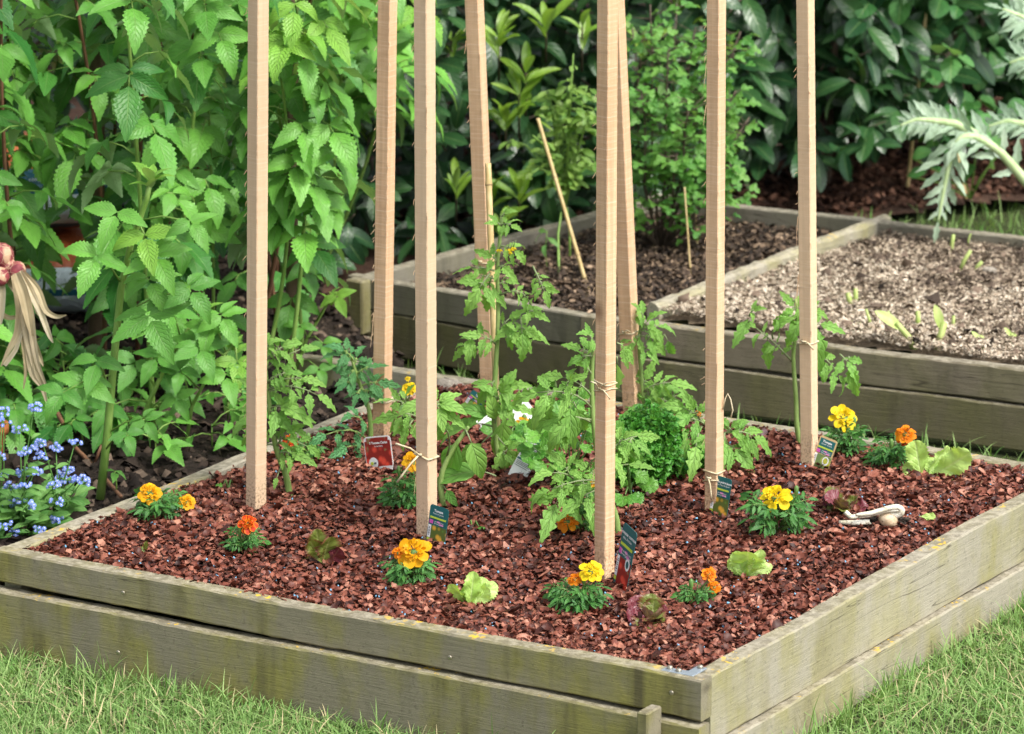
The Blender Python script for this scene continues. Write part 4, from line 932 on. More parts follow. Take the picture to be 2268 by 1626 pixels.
# far mass of the hedge, which reads as one dark wall of leaves
mf = MB(); rs = np.random.RandomState(40)
for k in range(4200):
    p = np.array([rs.uniform(-2.2, 2.6), rs.uniform(10.4, 11.6), rs.uniform(.0, 2.0) ** 1.0]); 
    mf.leaf(LAUR[rs.randint(4)], p, nrm([rs.randn(), -.7 + .5 * rs.randn(), -.5 + .4 * rs.randn()]), UPV + .4 * rs.randn(3) - [0, .5, 0], rs.uniform(.10, .17), rs.beta(1.3, 3))
tag(obj('far_hedge', mf, M['laurel']), 'dense dark evergreen hedge closing the garden behind everything', 'hedge', None, 'stuff')

# currant bush
def leafy(name, label, cat, base, stems, leaves, tpl, mat, smat, size, per, rad=.003, spread=.035, up=.6, seed=0):
    rs = np.random.RandomState(seed); t_ = thing(name, label, cat, base); ms, mf = MB(), MB()
    for (pts, cnt) in stems:
        P = np.array(pts, float); ms.tube(P, [rad * (1 - .6 * i / len(P)) for i in range(len(P))], 6); sl = np.linspace(0, len(P) - 1, 200)
        for k in range(cnt):
            t = rs.uniform(.25, 1) * (len(P) - 1); i = min(int(t), len(P) - 2); q = P[i] + (P[i + 1] - P[i]) * (t - i)
            for _ in range(per):
                az = rs.rand() * 6.283; o_ = np.array([math.cos(az), math.sin(az) - .3, rs.uniform(-.2, .6)]); e = q + nrm(o_) * rs.uniform(.3, 1.2) * spread; ms.tube([q, e], .0008, 4)
                d = nrm(o_ * [1, 1, .4] - UPV * rs.uniform(0, .6)); mf.leaf(tpl[rs.randint(len(tpl))], e, d, UPV * .8 + [0, -.45, 0] + .35 * rs.randn(3), size * rs.uniform(.6, 1.2), rs.beta(2, 2))
    wpart('stems', ms, smat, t_); wpart('foliage', mf, mat, t_); return t_
b = G(1462, 560, T2 - .05); st = []
for (tx, ty, dy, c) in [(1400, 60, .05, 34), (1440, 10, 0, 34), (1480, 110, -.08, 32), (1540, 60, .05, 34), (1600, 120, 0, 34), (1640, 70, .08, 26), (1630, 200, -.05, 30), (1420, 200, -.1, 32), (1530, 220, -.1, 34), (1390, 330, 0, 24), (1600, 330, -.05, 28), (1500, 340, -.12, 26), (1660, 260, .1, 20), (1500, 10, .1, 26), (1580, 20, .1, 26), (1440, 430, -.08, 14), (1560, 430, -.08, 12)]:
    e = W(tx, ty, b[1] + dy); st.append(([b, b * .55 + e * .45 + [.3 * (e[0] - b[0]), 0, -.02], b * .2 + e * .8, e], c))
leafy('currant_bush', 'bright green currant bush with small lobed leaves in the rear bed', 'bush', b, st, 0, CURR, M['currant'], M['bark'], .027, 2, .0030, .040, seed=3)
b = G(1262, 585, T2 - .05); b2 = G(1238, 620, T2 - .05); st = [([b2, W(1236, 520, b[1]), W(1243, 470, b[1])], 0), ([b, W(1262, 520, b[1]), W(1255, 460, b[1])], 0)]
for (tx, ty, c) in [(1265, 170, 26), (1215, 200, 16), (1300, 190, 22), (1240, 260, 14), (1310, 250, 16), (1180, 300, 9), (1130, 310, 7), (1290, 330, 14), (1270, 120, 14), (1225, 240, 12), (1170, 390, 5), (1320, 370, 8)]:
    e = W(tx, ty, b[1] + R.randn() * .04); m_ = W(1250 + (tx - 1250) * .25, 400 - .15 * abs(tx - 1250), b[1]); st.append(([W(1250, 465, b[1]), m_, m_ * .4 + e * .6 + [0, 0, .015], e], c))
leafy('blueberry_bush', 'slender young blueberry bush on two bare stems in the rear bed', 'bush', b, st, 0, BLUE, M['blueb'], M['raspcane'], .026, 2, .0030, .014, seed=5)
b = G(1213, 610, T2 - .05); leafy('thin_seedling', 'single thin green weed stem beside the blueberry', 'weed', b, [([b, W(1208, 550, b[1]), W(1212, 510, b[1])], 5)], 0, NARR, M['fmnleaf'], M['raspcane'], .03, 1, .0012, .004, seed=6)

# cardoon at the right edge
tc = thing('cardoon', 'silvery green jagged cardoon plant reaching in at the right edge, one leaf hanging', 'cardoon', (1.22, 8.55, .0))
mr_, ml = MB(), MB()
def cardleaf(pts, y, lobe, r, dyt=0.0, mi=0, root=None):
    mr_, ml = MB(), MB()
    P = [W(px, py, y + dyt * i / len(pts)) for i, (px, py) in enumerate(pts)]; P = np.array(P); n = len(P)
    dn = []; 
    for t in np.linspace(0, n - 1.001, 40):
        i = int(t); dn.append(P[i] + (P[i + 1] - P[i]) * (t - i))
    dn = np.array(dn)
    for _ in range(3): dn[1:-1] = (dn[:-2] + 2 * dn[1:-1] + dn[2:]) / 4
    mr_.tube(dn, [.010 * (1 - .85 * i / 39) + .001 for i in range(40)], 8)
    for i in range(4, 39):
        if i % 3: continue
        d0 = nrm(dn[min(39, i + 1)] - dn[i - 1]); nn = nrm(np.array([0, -.8, .6]) + .2 * R.randn(3)); sd_ = nrm(np.cross(nn, d0)); env = math.sin(math.pi * (i / 39) ** .8) * .85 + .25
        for sg in (-1, 1):
            d = nrm(sd_ * sg * .85 + d0 * .75 + .12 * R.randn(3)); ml.leaf(pick(SPIKE), dn[i], d, nn + .3 * R.randn(3), lobe * 1.15 * env * U(.8, 1.15), np.clip(r + U(-.3, .3), 0, 1), mi)
    ml.leaf(pick(SPIKE), dn[-1], nrm(dn[-1] - dn[-3]), (0, -.8, .6), lobe * .7, r, mi)
    for sg in (-1, 1):
        rows = []
        for i in range(3, 40):
            d0 = nrm(dn[min(39, i + 1)] - dn[i - 1]); sd_ = nrm(np.cross([0, -.8, .6], d0)); w_ = lobe * .22 * math.sin(math.pi * min(1, (i - 2) / 37)) ** .6 * (1 + .35 * math.sin(i * 2.1)); rows.append([dn[i], dn[i] + sd_ * sg * w_ * .5 + [0, -.002, .001], dn[i] + sd_ * sg * w_])
        ml.grid(rows, r=r)
    if root: mr_.tube([np.array([1.3, 8.5, .0]), W(*root, y), dn[0]], [.016, .012, .010], 8)
    lfp = wpart('leaf_stalk', mr_, M['cardrib'], tc); spart('blade', ml, M['card'], lfp)
yc = 8.35
cardleaf([(2330, 470), (2262, 390), (2215, 335), (2160, 300), (2125, 305), (2105, 350), (2095, 400), (2085, 450), (2078, 490)], yc, .064, .7, -.05, root=(2380, 560))
cardleaf([(2160, 300), (2120, 275), (2070, 268), (2030, 265), (1995, 278)], yc, .045, .6)
cardleaf([(2310, 300), (2270, 275), (2230, 268), (2190, 280)], yc + .05, .045, .5, root=(2380, 380))
cardleaf([(2400, 140), (2330, 80), (2270, 40), (2220, 20)], yc, .055, .35, 0, root=(2420, 300))
cardleaf([(2380, 200), (2320, 150), (2270, 130), (2235, 140)], yc + .1, .05, .3, 0, root=(2420, 330))
b = G(1905, 500, .0) + [0, .75, 0]
b = G(2150, 440, .03); tb = thing('dock_plant', 'broad plain green leaf plant low behind the cardoon leaf', 'weed', b); mf, ms = MB(), MB()
for (tx, ty, s) in ((2165, 320, .12), (2220, 330, .13), (2130, 400, .06), (2190, 370, .10), (2020, 350, .05), (2010, 390, .045)):
    e = W(tx, ty, b[1] - .03); ms.tube([b, (b + e) / 2 + [0, 0, .01], e], .002, 5); mf.leaf(pick(BROAD), e, (U(-.6, .6), -.3, .3), (0, -.7, .7), s, U(.4, 1))
wpart('stem', ms, M['raspcane'], tb); wpart('foliage', mf, M['shrub'], tb)

# ================================================================== PLANTS OF THE FOREGROUND BED
def spline(P, n=24):
    P = np.array(P, float); t = np.linspace(0, len(P) - 1, n); out = np.column_stack([np.interp(t, range(len(P)), P[:, k]) for k in range(3)])
    for _ in range(2): out[1:-1] = (out[:-2] + 2 * out[1:-1] + out[2:]) / 4
    return out
def tomato(label, stem, y, leaves, rad=.0042, mat='tomato', size=None, lean=0.0, side=None, flowers=(), pepper=False):
    n = len(stem); P = spline([W(px, py, y + lean * i / max(1, n - 1)) for i, (px, py) in enumerate(stem)])
    t_ = thing('tomato_plant', label, 'tomato plant', P[0], group='young tomato plants tied to the stakes'); ms, mp_, mf = MB(), MB(), MB()
    P2 = np.vstack([P[0] - [0, 0, .03], P]); ms.tube(P2, [rad * (1.1 - .55 * i / len(P2)) for i in range(len(P2))], 8)
    for lf in leaves:
        bx, by, tx, ty = lf[:4]; o = lf[4] if len(lf) > 4 else {}
        dy = o.get('dy', U(-.05, .01)); B_ = W(bx, by, y + o.get('by', 0)); Tp = W(tx, ty, y + dy); L_ = np.linalg.norm(Tp - B_); s = 1.16 * o.get('s', 0) * y / F or min(.08, max(.030, L_ * .60))
        D = nrm(Tp - B_); E_ = Tp - D * min(s * .95, L_ * .7); hang = D[2] < -.5
        nn = np.array([U(-.25, .25), -.85, .45]) if hang else np.array([U(-.3, .3), -.60, .70])
        if 'n' in o: nn = np.array(o['n'], float)
        tp = PEP if o.get('pep', pepper) else TOM
        compound(mf, mp_, B_, E_, nn, tp, s, o.get('p', 2), o.get('r'), o.get('sag', .18), .0015, 0, 1.0, None if o.get('pep', pepper) else TOMS)
    for (px, py) in flowers:
        c = W(px, py, y - .01); mp_.tube([c + [.004, 0, .012], c], .0007, 4)
        for k in range(5): a = k * 1.256; ms.leaf(pick(NARR), c, (math.cos(a), -.2, -.6 + .5 * math.sin(a)), (0, -.8, .5), .0065, .5, 1)
    wpart('stem', ms, [M['tomstem'], M['petyel']], t_); mf.join(mp_, 1); wpart('foliage', mf, [M[mat], M['tompurple'] if mat == 'tomato' else M['tomstem']], t_)
    return t_
yA = G(640, 1095, ZM)[1]
tomato('tomato plant with curved stem beside the leftmost stake', [(641, 1095), (634, 1050), (612, 1000), (602, 940), (594, 880), (588, 820), (584, 770)], yA, [
    (598, 915, 545, 815, {'s': 62, 'p': 1, 'r': .6}), (598, 905, 675, 890, {'s': 80, 'p': 1, 'r': .6, 'n': (0, -.5, .85)}), (590, 905, 525, 990, {'s': 60, 'p': 1, 'r': .5}), (598, 900, 500, 940, {'s': 60, 'p': 1, 'r': .4}),
    (606, 985, 540, 988, {'s': 38, 'p': 1, 'r': .3}), (615, 1005, 690, 1000, {'s': 55, 'p': 2, 'r': .6}), (612, 990, 660, 930, {'s': 45, 'p': 2, 'r': .6}), (590, 865, 760, 880, {'s': 55, 'p': 2, 'r': .6, 'sag': .4}),
    (588, 820, 705, 750, {'s': 45, 'p': 3, 'r': .5}), (586, 790, 545, 755, {'s': 40, 'p': 1, 'r': .6}), (585, 775, 610, 740, {'s': 40, 'p': 2, 'r': .7}), (590, 850, 660, 810, {'s': 40, 'p': 3}), (596, 940, 700, 960, {'s': 45, 'p': 2}), (590, 850, 720, 830, {'s': 50, 'p': 2, 'r': .7}), (586, 800, 660, 740, {'s': 45, 'p': 2, 'r': .7}), (600, 930, 690, 905, {'s': 55, 'p': 2, 'r': .5}), (606, 970, 730, 1000, {'s': 50, 'p': 1, 'r': .3}), (592, 870, 650, 850, {'s': 50, 'p': 1, 'r': .6}), (596, 910, 640, 930, {'s': 60, 'p': 0, 'r': .5}), (588, 800, 640, 770, {'s': 36, 'p': 2}), (625, 1030, 606, 1075, {'s': 26, 'p': 0, 'r': .5})], .0050)
yB = S['B']['f'][1] - .035
tomato('bluish green tomato plant at the splintered stake, low shoot sprawling on the mulch', [(818, 1015), (822, 960), (818, 905), (800, 860), (785, 815), (778, 790)], yB, [
    (795, 850, 740, 800), (792, 840, 738, 858), (800, 855, 885, 835), (790, 830, 850, 790), (783, 800, 735, 745), (785, 810, 800, 755), (800, 860, 780, 890), (803, 865, 845, 870), (788, 820, 755, 830), (790, 830, 815, 800), (780, 800, 720, 770),
    (818, 985, 690, 955, {'s': 50, 'p': 2, 'r': .3, 'dy': -.12, 'n': (0, -.5, .8), 'sag': .3}), (812, 1000, 745, 985, {'s': 50, 'p': 1, 'r': .3, 'dy': -.1}), (812, 960, 770, 905, {'s': 45, 'p': 1, 'r': .3, 'dy': -.1}), (818, 1000, 812, 990, {'s': 30, 'p': 0})], .0042, 'tomatodark')
yC = G(982, 1118, ZM)[1]
tomato('broad leaved tomato plant spreading across the pale stake above its twine bow', [(982, 1118), (974, 1075), (980, 1040), (1005, 990), (1028, 960), (1038, 945)], yC, [
    (990, 1010, 965, 905, {'by': .0, 'dy': -.12, 's': 60, 'p': 0}), (955, 905, 895, 880, {'by': -.10, 'dy': -.13, 's': 62, 'p': 1, 'r': .8, 'pep': True, 'n': (0, -.4, .9)}), (958, 905, 928, 965, {'by': -.10, 'dy': -.14, 's': 70, 'p': 0, 'r': .6, 'pep': True, 'n': (-.3, -.8, .4)}), (958, 902, 1010, 885, {'by': -.1, 'dy': -.12, 's': 66, 'p': 1, 'r': .8, 'pep': True}),
    (958, 905, 1035, 925, {'by': -.1, 'dy': -.12, 's': 60, 'p': 1, 'r': .8}), (958, 905, 960, 845, {'by': -.1, 'dy': -.08, 's': 45, 'p': 1, 'r': .9}), (960, 900, 1000, 860, {'by': -.1, 'dy': -.1, 's': 45, 'p': 1, 'r': .9}), (960, 920, 985, 985, {'by': -.1, 'dy': -.1, 's': 50, 'p': 1, 'r': .6}),
    (925, 925, 830, 905, {'by': .02, 'dy': .0, 's': 55, 'p': 2, 'r': .6, 'sag': .3}), (915, 915, 845, 865, {'by': .02, 's': 50, 'p': 1, 'r': .7}), (915, 930, 880, 985, {'by': .02, 's': 50, 'p': 1, 'r': .6}), (960, 930, 845, 935, {'by': .02, 'dy': .03, 's': 50, 'p': 2, 'r': .5}), (905, 910, 895, 850, {'by': .02, 's': 42, 'p': 1, 'r': .8}),
    (1030, 955, 975, 1045, {'s': 105, 'p': 0, 'r': .2, 'pep': True, 'n': (-.3, -.7, .5)}), (1030, 950, 1075, 1050, {'s': 85, 'p': 0, 'r': .6, 'pep': True}), (1098, 1055, 970, 1018, {'s': 100, 'p': 0, 'r': .2, 'pep': True, 'n': (0, -.6, .8)}), (980, 1075, 1010, 1110, {'s': 40, 'p': 0, 'r': .1, 'pep': True})], .0048)
yI = yb + .005
tomato('tallest tomato plant, climbing the pale bamboo cane, with tiny yellow flowers on top', [(1108, 1055), (1106, 1020), (1096, 960), (1092, 900), (1098, 820), (1103, 730), (1104, 660), (1100, 600), (1106, 540), (1112, 480)], yI, [
    (1090, 945, 985, 925, {'s': 90, 'p': 0, 'r': .4, 'pep': True, 'n': (0, -.5, .8)}), (1090, 960, 1010, 1035, {'s': 92, 'p': 0, 'r': .5, 'pep': True, 'n': (0, -.8, .4)}), (1092, 930, 1050, 890, {'s': 60, 'p': 0, 'r': .2, 'pep': True}), (1115, 900, 1112, 1015, {'s': 105, 'p': 0, 'r': .7, 'pep': True}), (1098, 965, 1185, 1065, {'s': 90, 'p': 1, 'r': .9}), (1095, 940, 1100, 900, {'s': 60, 'p': 0, 'r': .9, 'pep': True}), (1105, 1020, 1150, 960, {'s': 50, 'p': 1, 'r': .5}),
    (1093, 900, 1130, 830, {'s': 60, 'p': 1, 'r': .6}), (1095, 900, 1185, 880, {'s': 62, 'p': 2, 'r': .7, 'sag': .4}), (1095, 930, 1015, 870, {'s': 55, 'p': 2, 'r': .6, 'sag': .4}), (1096, 870, 1165, 830, {'s': 55, 'p': 2, 'r': .7}), (1098, 840, 1060, 880, {'s': 50, 'p': 1, 'r': .6}),
    (1102, 735, 1240, 715, {'s': 72, 'p': 2, 'r': .8, 'sag': .5}), (1150, 690, 1165, 810, {'s': 68, 'p': 1, 'r': .7}), (1140, 700, 1128, 770, {'s': 60, 'p': 1, 'r': .7}), (1160, 690, 1215, 690, {'s': 45, 'p': 1, 'r': .8}), (1102, 740, 1150, 675, {'s': 40, 'p': 1}),
    (1100, 765, 1030, 720, {'s': 50, 'p': 2, 'r': .7}), (1062, 745, 990, 795, {'s': 45, 'p': 2, 'r': .6}), (1050, 740, 1035, 775, {'s': 50, 'p': 0, 'r': .7}),
    (1102, 655, 1222, 690, {'s': 45, 'p': 3, 'r': .7, 'sag': .9}), (1180, 590, 1222, 680, {'s': 40, 'p': 3, 'r': .7}), (1100, 620, 1010, 600, {'s': 48, 'p': 2, 'r': .8}), (1085, 605, 1025, 690, {'s': 66, 'p': 1, 'r': .7}), (1090, 610, 1068, 700, {'s': 62, 'p': 1, 'r': .7}), (1095, 600, 1000, 585, {'s': 42, 'p': 1, 'r': .7}),
    (1102, 580, 1065, 545, {'s': 42, 'p': 2, 'r': .7}), (1104, 590, 1135, 595, {'s': 45, 'p': 1, 'r': .7}), (1108, 545, 1180, 570, {'s': 42, 'p': 2, 'r': .8, 'sag': .3}), (1110, 500, 1150, 495, {'s': 34, 'p': 2, 'r': .7}), (1110, 500, 1085, 480, {'s': 34, 'p': 1, 'r': .7}), (1112, 480, 1130, 455, {'s': 30, 'p': 1, 'r': .7}), (1104, 630, 1150, 610, {'s': 34, 'p': 1})],
    .0045, flowers=((1124, 553), (1131, 551), (1137, 548), (1106, 552), (1128, 558)))
yE = G(1345, 1180, ZM)[1]
tomato('large tomato plant on the nearest stake, its broad leaves hanging over the parsley', [(1368, 1205), (1368, 1150), (1340, 1080), (1322, 1000), (1314, 930), (1310, 860), (1312, 800), (1316, 755)], yE, [
    (1308, 935, 1150, 905, {'s': 95, 'p': 1, 'r': .5, 'sag': .5, 'n': (0, -.8, .5)}), (1265, 885, 1228, 970, {'s': 88, 'p': 0, 'r': .9}), (1260, 880, 1268, 960, {'s': 80, 'p': 0, 'r': .5}), (1270, 890, 1295, 940, {'s': 66, 'p': 0, 'r': .5}), (1245, 870, 1170, 850, {'s': 72, 'p': 1, 'r': .5}), (1255, 870, 1270, 815, {'s': 48, 'p': 1, 'r': .7}), (1230, 870, 1190, 905, {'s': 88, 'p': 0, 'r': .8}),
    (1314, 790, 1248, 745, {'s': 45, 'p': 2, 'r': .5}), (1312, 770, 1300, 720, {'s': 40, 'p': 2, 'r': .5}), (1314, 790, 1255, 790, {'s': 40, 'p': 1, 'r': .4}), (1310, 830, 1280, 790, {'s': 35, 'p': 1}), (1318, 760, 1345, 730, {'s': 38, 'p': 2}), (1312, 905, 1120, 850, {'s': 70, 'p': 2, 'r': .6, 'sag': .5}), (1312, 880, 1195, 800, {'s': 60, 'p': 2, 'r': .7, 'sag': .4}), (1312, 930, 1160, 985, {'s': 75, 'p': 1, 'r': .5, 'sag': .6}), (1345, 1090, 1240, 1110, {'s': 70, 'p': 2, 'r': .6, 'dy': -.08, 'sag': .3}), (1345, 1075, 1160, 1090, {'s': 62, 'p': 2, 'r': .7, 'dy': -.07, 'sag': .4}), (1335, 1050, 1440, 1010, {'s': 60, 'p': 1, 'r': .6, 'dy': -.05}),
    (1368, 1090, 1210, 1065, {'s': 70, 'p': 2, 'r': .6, 'sag': .35, 'dy': -.06}), (1255, 1075, 1200, 1170, {'s': 88, 'p': 1, 'r': .5, 'dy': -.10, 'n': (0, -.8, .5)}), (1270, 1060, 1180, 1035, {'s': 62, 'p': 1, 'r': .8, 'dy': -.06}), (1320, 1075, 1310, 1150, {'s': 90, 'p': 0, 'r': .6, 'dy': -.09}), (1260, 1050, 1235, 1000, {'s': 50, 'p': 1, 'r': .6}), (1300, 1040, 1372, 985, {'s': 80, 'p': 0, 'r': .8, 'dy': -.10, 'n': (.2, -.6, .8)}), (1320, 1060, 1280, 1010, {'s': 55, 'p': 2, 'r': .5}),
    (1340, 1010, 1470, 930, {'s': 66, 'p': 2, 'r': .5, 'sag': .3, 'dy': .03}), (1400, 970, 1380, 1005, {'s': 45, 'p': 1, 'r': .6}), (1366, 790, 1372, 850, {'s': 72, 'p': 0, 'r': .9, 'dy': .02}), (1366, 760, 1415, 785, {'s': 55, 'p': 1, 'r': .7, 'dy': .02}), (1366, 1000, 1395, 940, {'s': 50, 'p': 1})], .0050)
yF = S['F']['f'][1] - .01
tomato('tomato plant on the stake behind the nearest one, its top leaves against the rear bed', [(1432, 935), (1424, 870), (1418, 800), (1414, 750), (1420, 720)], yF, [
    (1418, 745, 1500, 770, {'s': 52, 'p': 2, 'r': .6, 'sag': .4}), (1418, 740, 1450, 680, {'s': 45, 'p': 2, 'r': .7}), (1420, 730, 1505, 715, {'s': 45, 'p': 2, 'r': .6}), (1420, 725, 1420, 665, {'s': 40, 'p': 1}), (1416, 770, 1462, 790, {'s': 40, 'p': 1}), (1418, 740, 1390, 770, {'s': 42, 'p': 1, 'r': .6}), (1470, 740, 1500, 790, {'s': 50, 'p': 0}),
    (1426, 890, 1545, 905, {'s': 66, 'p': 2, 'r': .5, 'sag': .5}), (1426, 880, 1490, 835, {'s': 58, 'p': 2, 'r': .6}), (1426, 880, 1560, 960, {'s': 55, 'p': 2, 'r': .6, 'sag': .6}), (1424, 860, 1440, 800, {'s': 45, 'p': 2, 'r': .6}), (1424, 870, 1530, 830, {'s': 52, 'p': 2, 'r': .7, 'sag': .3}), (1480, 880, 1540, 870, {'s': 55, 'p': 1, 'r': .5}), (1428, 900, 1460, 850, {'s': 50, 'p': 2}), (1428, 905, 1395, 895, {'s': 45, 'p': 1})], .0042)
yG = G(1602, 1045, ZM)[1]
tomato('tomato plant with crinkled leaves spreading both sides of the stake with the yellow pear label', [(1602, 1045), (1612, 1010), (1605, 970), (1575, 945), (1555, 930)], yG, [
    (1600, 960, 1745, 975, {'s': 72, 'p': 2, 'r': .5, 'sag': .4}), (1612, 985, 1665, 1015, {'s': 70, 'p': 1, 'r': .5}), (1620, 970, 1690, 935, {'s': 45, 'p': 2, 'r': .6}), (1610, 960, 1640, 920, {'s': 42, 'p': 2, 'r': .6}), (1605, 960, 1598, 1005, {'s': 75, 'p': 0, 'r': .6, 'dy': -.10}),
    (1560, 940, 1475, 905, {'s': 80, 'p': 1, 'r': .4, 'dy': -.06}), (1550, 945, 1490, 1010, {'s': 85, 'p': 1, 'r': .6, 'dy': -.10}), (1555, 945, 1530, 1025, {'s': 72, 'p': 0, 'r': .9, 'dy': -.12}), (1545, 930, 1440, 960, {'s': 66, 'p': 1, 'r': .5, 'dy': -.07}), (1560, 950, 1590, 1000, {'s': 60, 'p': 1, 'r': .5, 'dy': -.10}), (1550, 935, 1520, 870, {'s': 55, 'p': 2, 'r': .6}), (1560, 940, 1470, 870, {'s': 60, 'p': 1, 'r': .5})], .0048)
yH = G(1768, 985, ZM)[1] - .01
tomato('tomato plant with long dark stem tied to the rightmost stake', [(1772, 985), (1764, 945), (1764, 900), (1760, 840), (1756, 790), (1762, 740), (1766, 690), (1762, 665)], yH, [
    (1754, 800, 1640, 695, {'s': 45, 'p': 2, 'r': .7, 'sag': .1}), (1700, 740, 1700, 790, {'s': 55, 'p': 0, 'r': .5}), (1668, 705, 1630, 735, {'s': 55, 'p': 0, 'r': .5}), (1660, 700, 1680, 670, {'s': 30, 'p': 1}), (1712, 750, 1720, 690, {'s': 60, 'p': 0, 'r': .8}),
    (1764, 725, 1880, 710, {'s': 60, 'p': 1, 'r': .5, 'by': -.03, 'dy': -.05}), (1800, 705, 1822, 795, {'s': 88, 'p': 0, 'r': .5, 'by': -.04, 'dy': -.06}), (1790, 700, 1750, 735, {'s': 66, 'p': 0, 'r': .5, 'by': -.04, 'dy': -.06}), (1764, 700, 1715, 705, {'s': 50, 'p': 1, 'r': .6}), (1764, 690, 1745, 650, {'s': 42, 'p': 2, 'r': .7}), (1766, 690, 1800, 675, {'s': 40, 'p': 2, 'r': .6, 'dy': -.05}), (1764, 700, 1830, 680, {'s': 40, 'p': 1, 'dy': -.05}),
    (1770, 790, 1915, 860, {'s': 60, 'p': 2, 'r': .6, 'sag': .7}), (1880, 790, 1895, 870, {'s': 66, 'p': 0, 'r': .8}), (1860, 785, 1910, 835, {'s': 50, 'p': 1, 'r': .5}), (1815, 790, 1830, 840, {'s': 42, 'p': 0, 'r': .4}), (1762, 770, 1735, 770, {'s': 28, 'p': 0})], .0042)

# parsley
def dome(name, label, cat, base, rx, h, n, tpl, size, mat, seed, cl=.5, smat='maristem'):
    rs = np.random.RandomState(seed); t_ = thing(name, label, cat, base); mf, ms = MB(), MB(); base = np.asarray(base)
    nc = max(8, n // 26)
    for c in range(nc):
        az = rs.rand() * 6.283; el = math.asin(rs.rand() ** .8); o_ = np.array([math.cos(az) * math.cos(el), math.sin(az) * math.cos(el), math.sin(el)]); q = base + o_ * [rx, rx, h] * rs.uniform(.72, 1.0)
        ms.tube([base + [0, 0, .004], (base + q) / 2 + [0, 0, h * .12], q], .0011, 5); rr_ = rs.beta(2, 2)
        for k in range(n // nc):
            v = nrm(rs.randn(3)); p = q + v * rx * .20 * rs.rand() ** .4; d = nrm(v + o_ * .5); mf.leaf(tpl[rs.randint(len(tpl))], p, d, nrm(o_ + v * .4 + [0, -.3, .5] + .4 * rs.randn(3)), size * rs.uniform(.6, 1.2), np.clip(rr_ + rs.uniform(-.25, .25), 0, 1))
    mf.join(ms, 1); wpart('foliage', mf, [M[mat], M[smat]], t_); return t_
yP = 6.62
b = G(1432, 1058, ZM); dome('parsley_plant', 'dense curly parsley clump with tightly crisped dark green leaves', 'parsley', b, .064, .108, 3800, PARS, .012, 'parsley', 3)
b = G(1560, 1045, ZM); dome('parsley_plant', 'small tuft of curly parsley just left of the stake with the yellow pear label', 'parsley', b, .022, .05, 420, PARS, .011, 'parsley', 4)
def fan(name, label, cat, base, leaves, tpl, size, mat, k=5):
    t_ = thing(name, label, cat, base); mf, ms = MB(), MB()
    for (tx, ty, s) in leaves:
        e = W(tx, ty, base[1] + U(-.05, .04)); ms.tube([base, base * .5 + e * .5 + [0, 0, .012], e], [.0018, .0014, .001], 5)
        out = nrm((e - base) * [1, 1, .2]); r = U(.2, .9)
        for j in range(k):
            a = (j - (k - 1) / 2) * .75; side = np.cross(UPV, out); d = nrm(out * math.cos(a) + side * math.sin(a) + UPV * U(-.4, .25)); mf.leaf(pick(tpl), e + d * .004, d, np.array([U(-.3, .3), -.65, .7]) + .25 * R.randn(3), size * s * U(.75, 1.1), np.clip(r + U(-.2, .2), 0, 1))
    mf.join(ms, 1); wpart('foliage', mf, [M[mat], M['maristem']], t_); return t_
b = G(1262, 1085, ZM); fan('parsley_plant', 'flat leaved parsley clump between the tallest tomato and the nearest stake', 'parsley', b, [(1200, 960, 1), (1225, 940, 1.1), (1260, 920, 1.1), (1300, 930, 1), (1190, 1000, .9), (1240, 985, 1), (1280, 970, 1), (1310, 985, 1), (1215, 1030, 1), (1255, 1040, 1), (1295, 1045, .9), (1180, 950, .8), (1245, 1075, .8), (1290, 1085, .8), (1320, 900, .8), (1280, 890, .8), (1160, 975, .8), (1230, 1010, .9)], FLATP, .034, 'flatp')
b = G(1395, 1095, ZM); fan('parsley_plant', 'few broad flat parsley leaves in front of the curly clump', 'parsley', b, [(1395, 1040, 1), (1405, 1075, 1), (1390, 1005, 1), (1400, 1110, .9), (1385, 1095, .9), (1385, 970, .8)], FLATP, .038, 'flatp')
b = G(1130, 985, ZM); fan('celery_seedling', 'broad green seedling leaves by the white plastic tags', 'seedling', b, [(1140, 945, 1), (1165, 970, 1.3), (1125, 960, 1), (1185, 985, 1.1)], BROAD, .045, 'flatp', 3)

# marigolds
def flower_mb(mf, c, nrmv, rad, mi, seed, crest=True):
    rs = np.random.RandomState(seed); n = nrm(nrmv); a = nrm(np.cross(n, [0.3, 1, 0.1])); b_ = np.cross(n, a)
    k = rs.randint(8, 10)
    for i in range(k):
        an = 6.283 * i / k + rs.uniform(-.2, .2); o_ = a * math.cos(an) + b_ * math.sin(an); d = nrm(o_ + n * rs.uniform(-.30, .12)); mf.leaf(PETAL[rs.randint(3)], c + o_ * rad * .12, d, n + .2 * rs.randn(3), rad * rs.uniform(.85, 1.0), rs.rand(), mi, .85)
    if not crest: return
    for i in range(52):
        q = math.sqrt(rs.rand()); an = rs.rand() * 6.283; o_ = a * math.cos(an) + b_ * math.sin(an); dome_ = (1 - q * q)
        p = c + o_ * rad * .42 * q + n * rad * (.05 + .30 * dome_); d = nrm(o_ * (.25 + .9 * q) + n * (.35 + .6 * dome_) + .3 * rs.randn(3))
        mf.leaf(PETAL[rs.randint(3)], p, d, n * .8 - o_ * .5 + .35 * rs.randn(3), rad * rs.uniform(.24, .36), np.clip(rs.rand() * .7 + .3 * (1 - q), 0, 1), mi, .75)
COL = ['petyel', 'petgold', 'petor', 'petred']
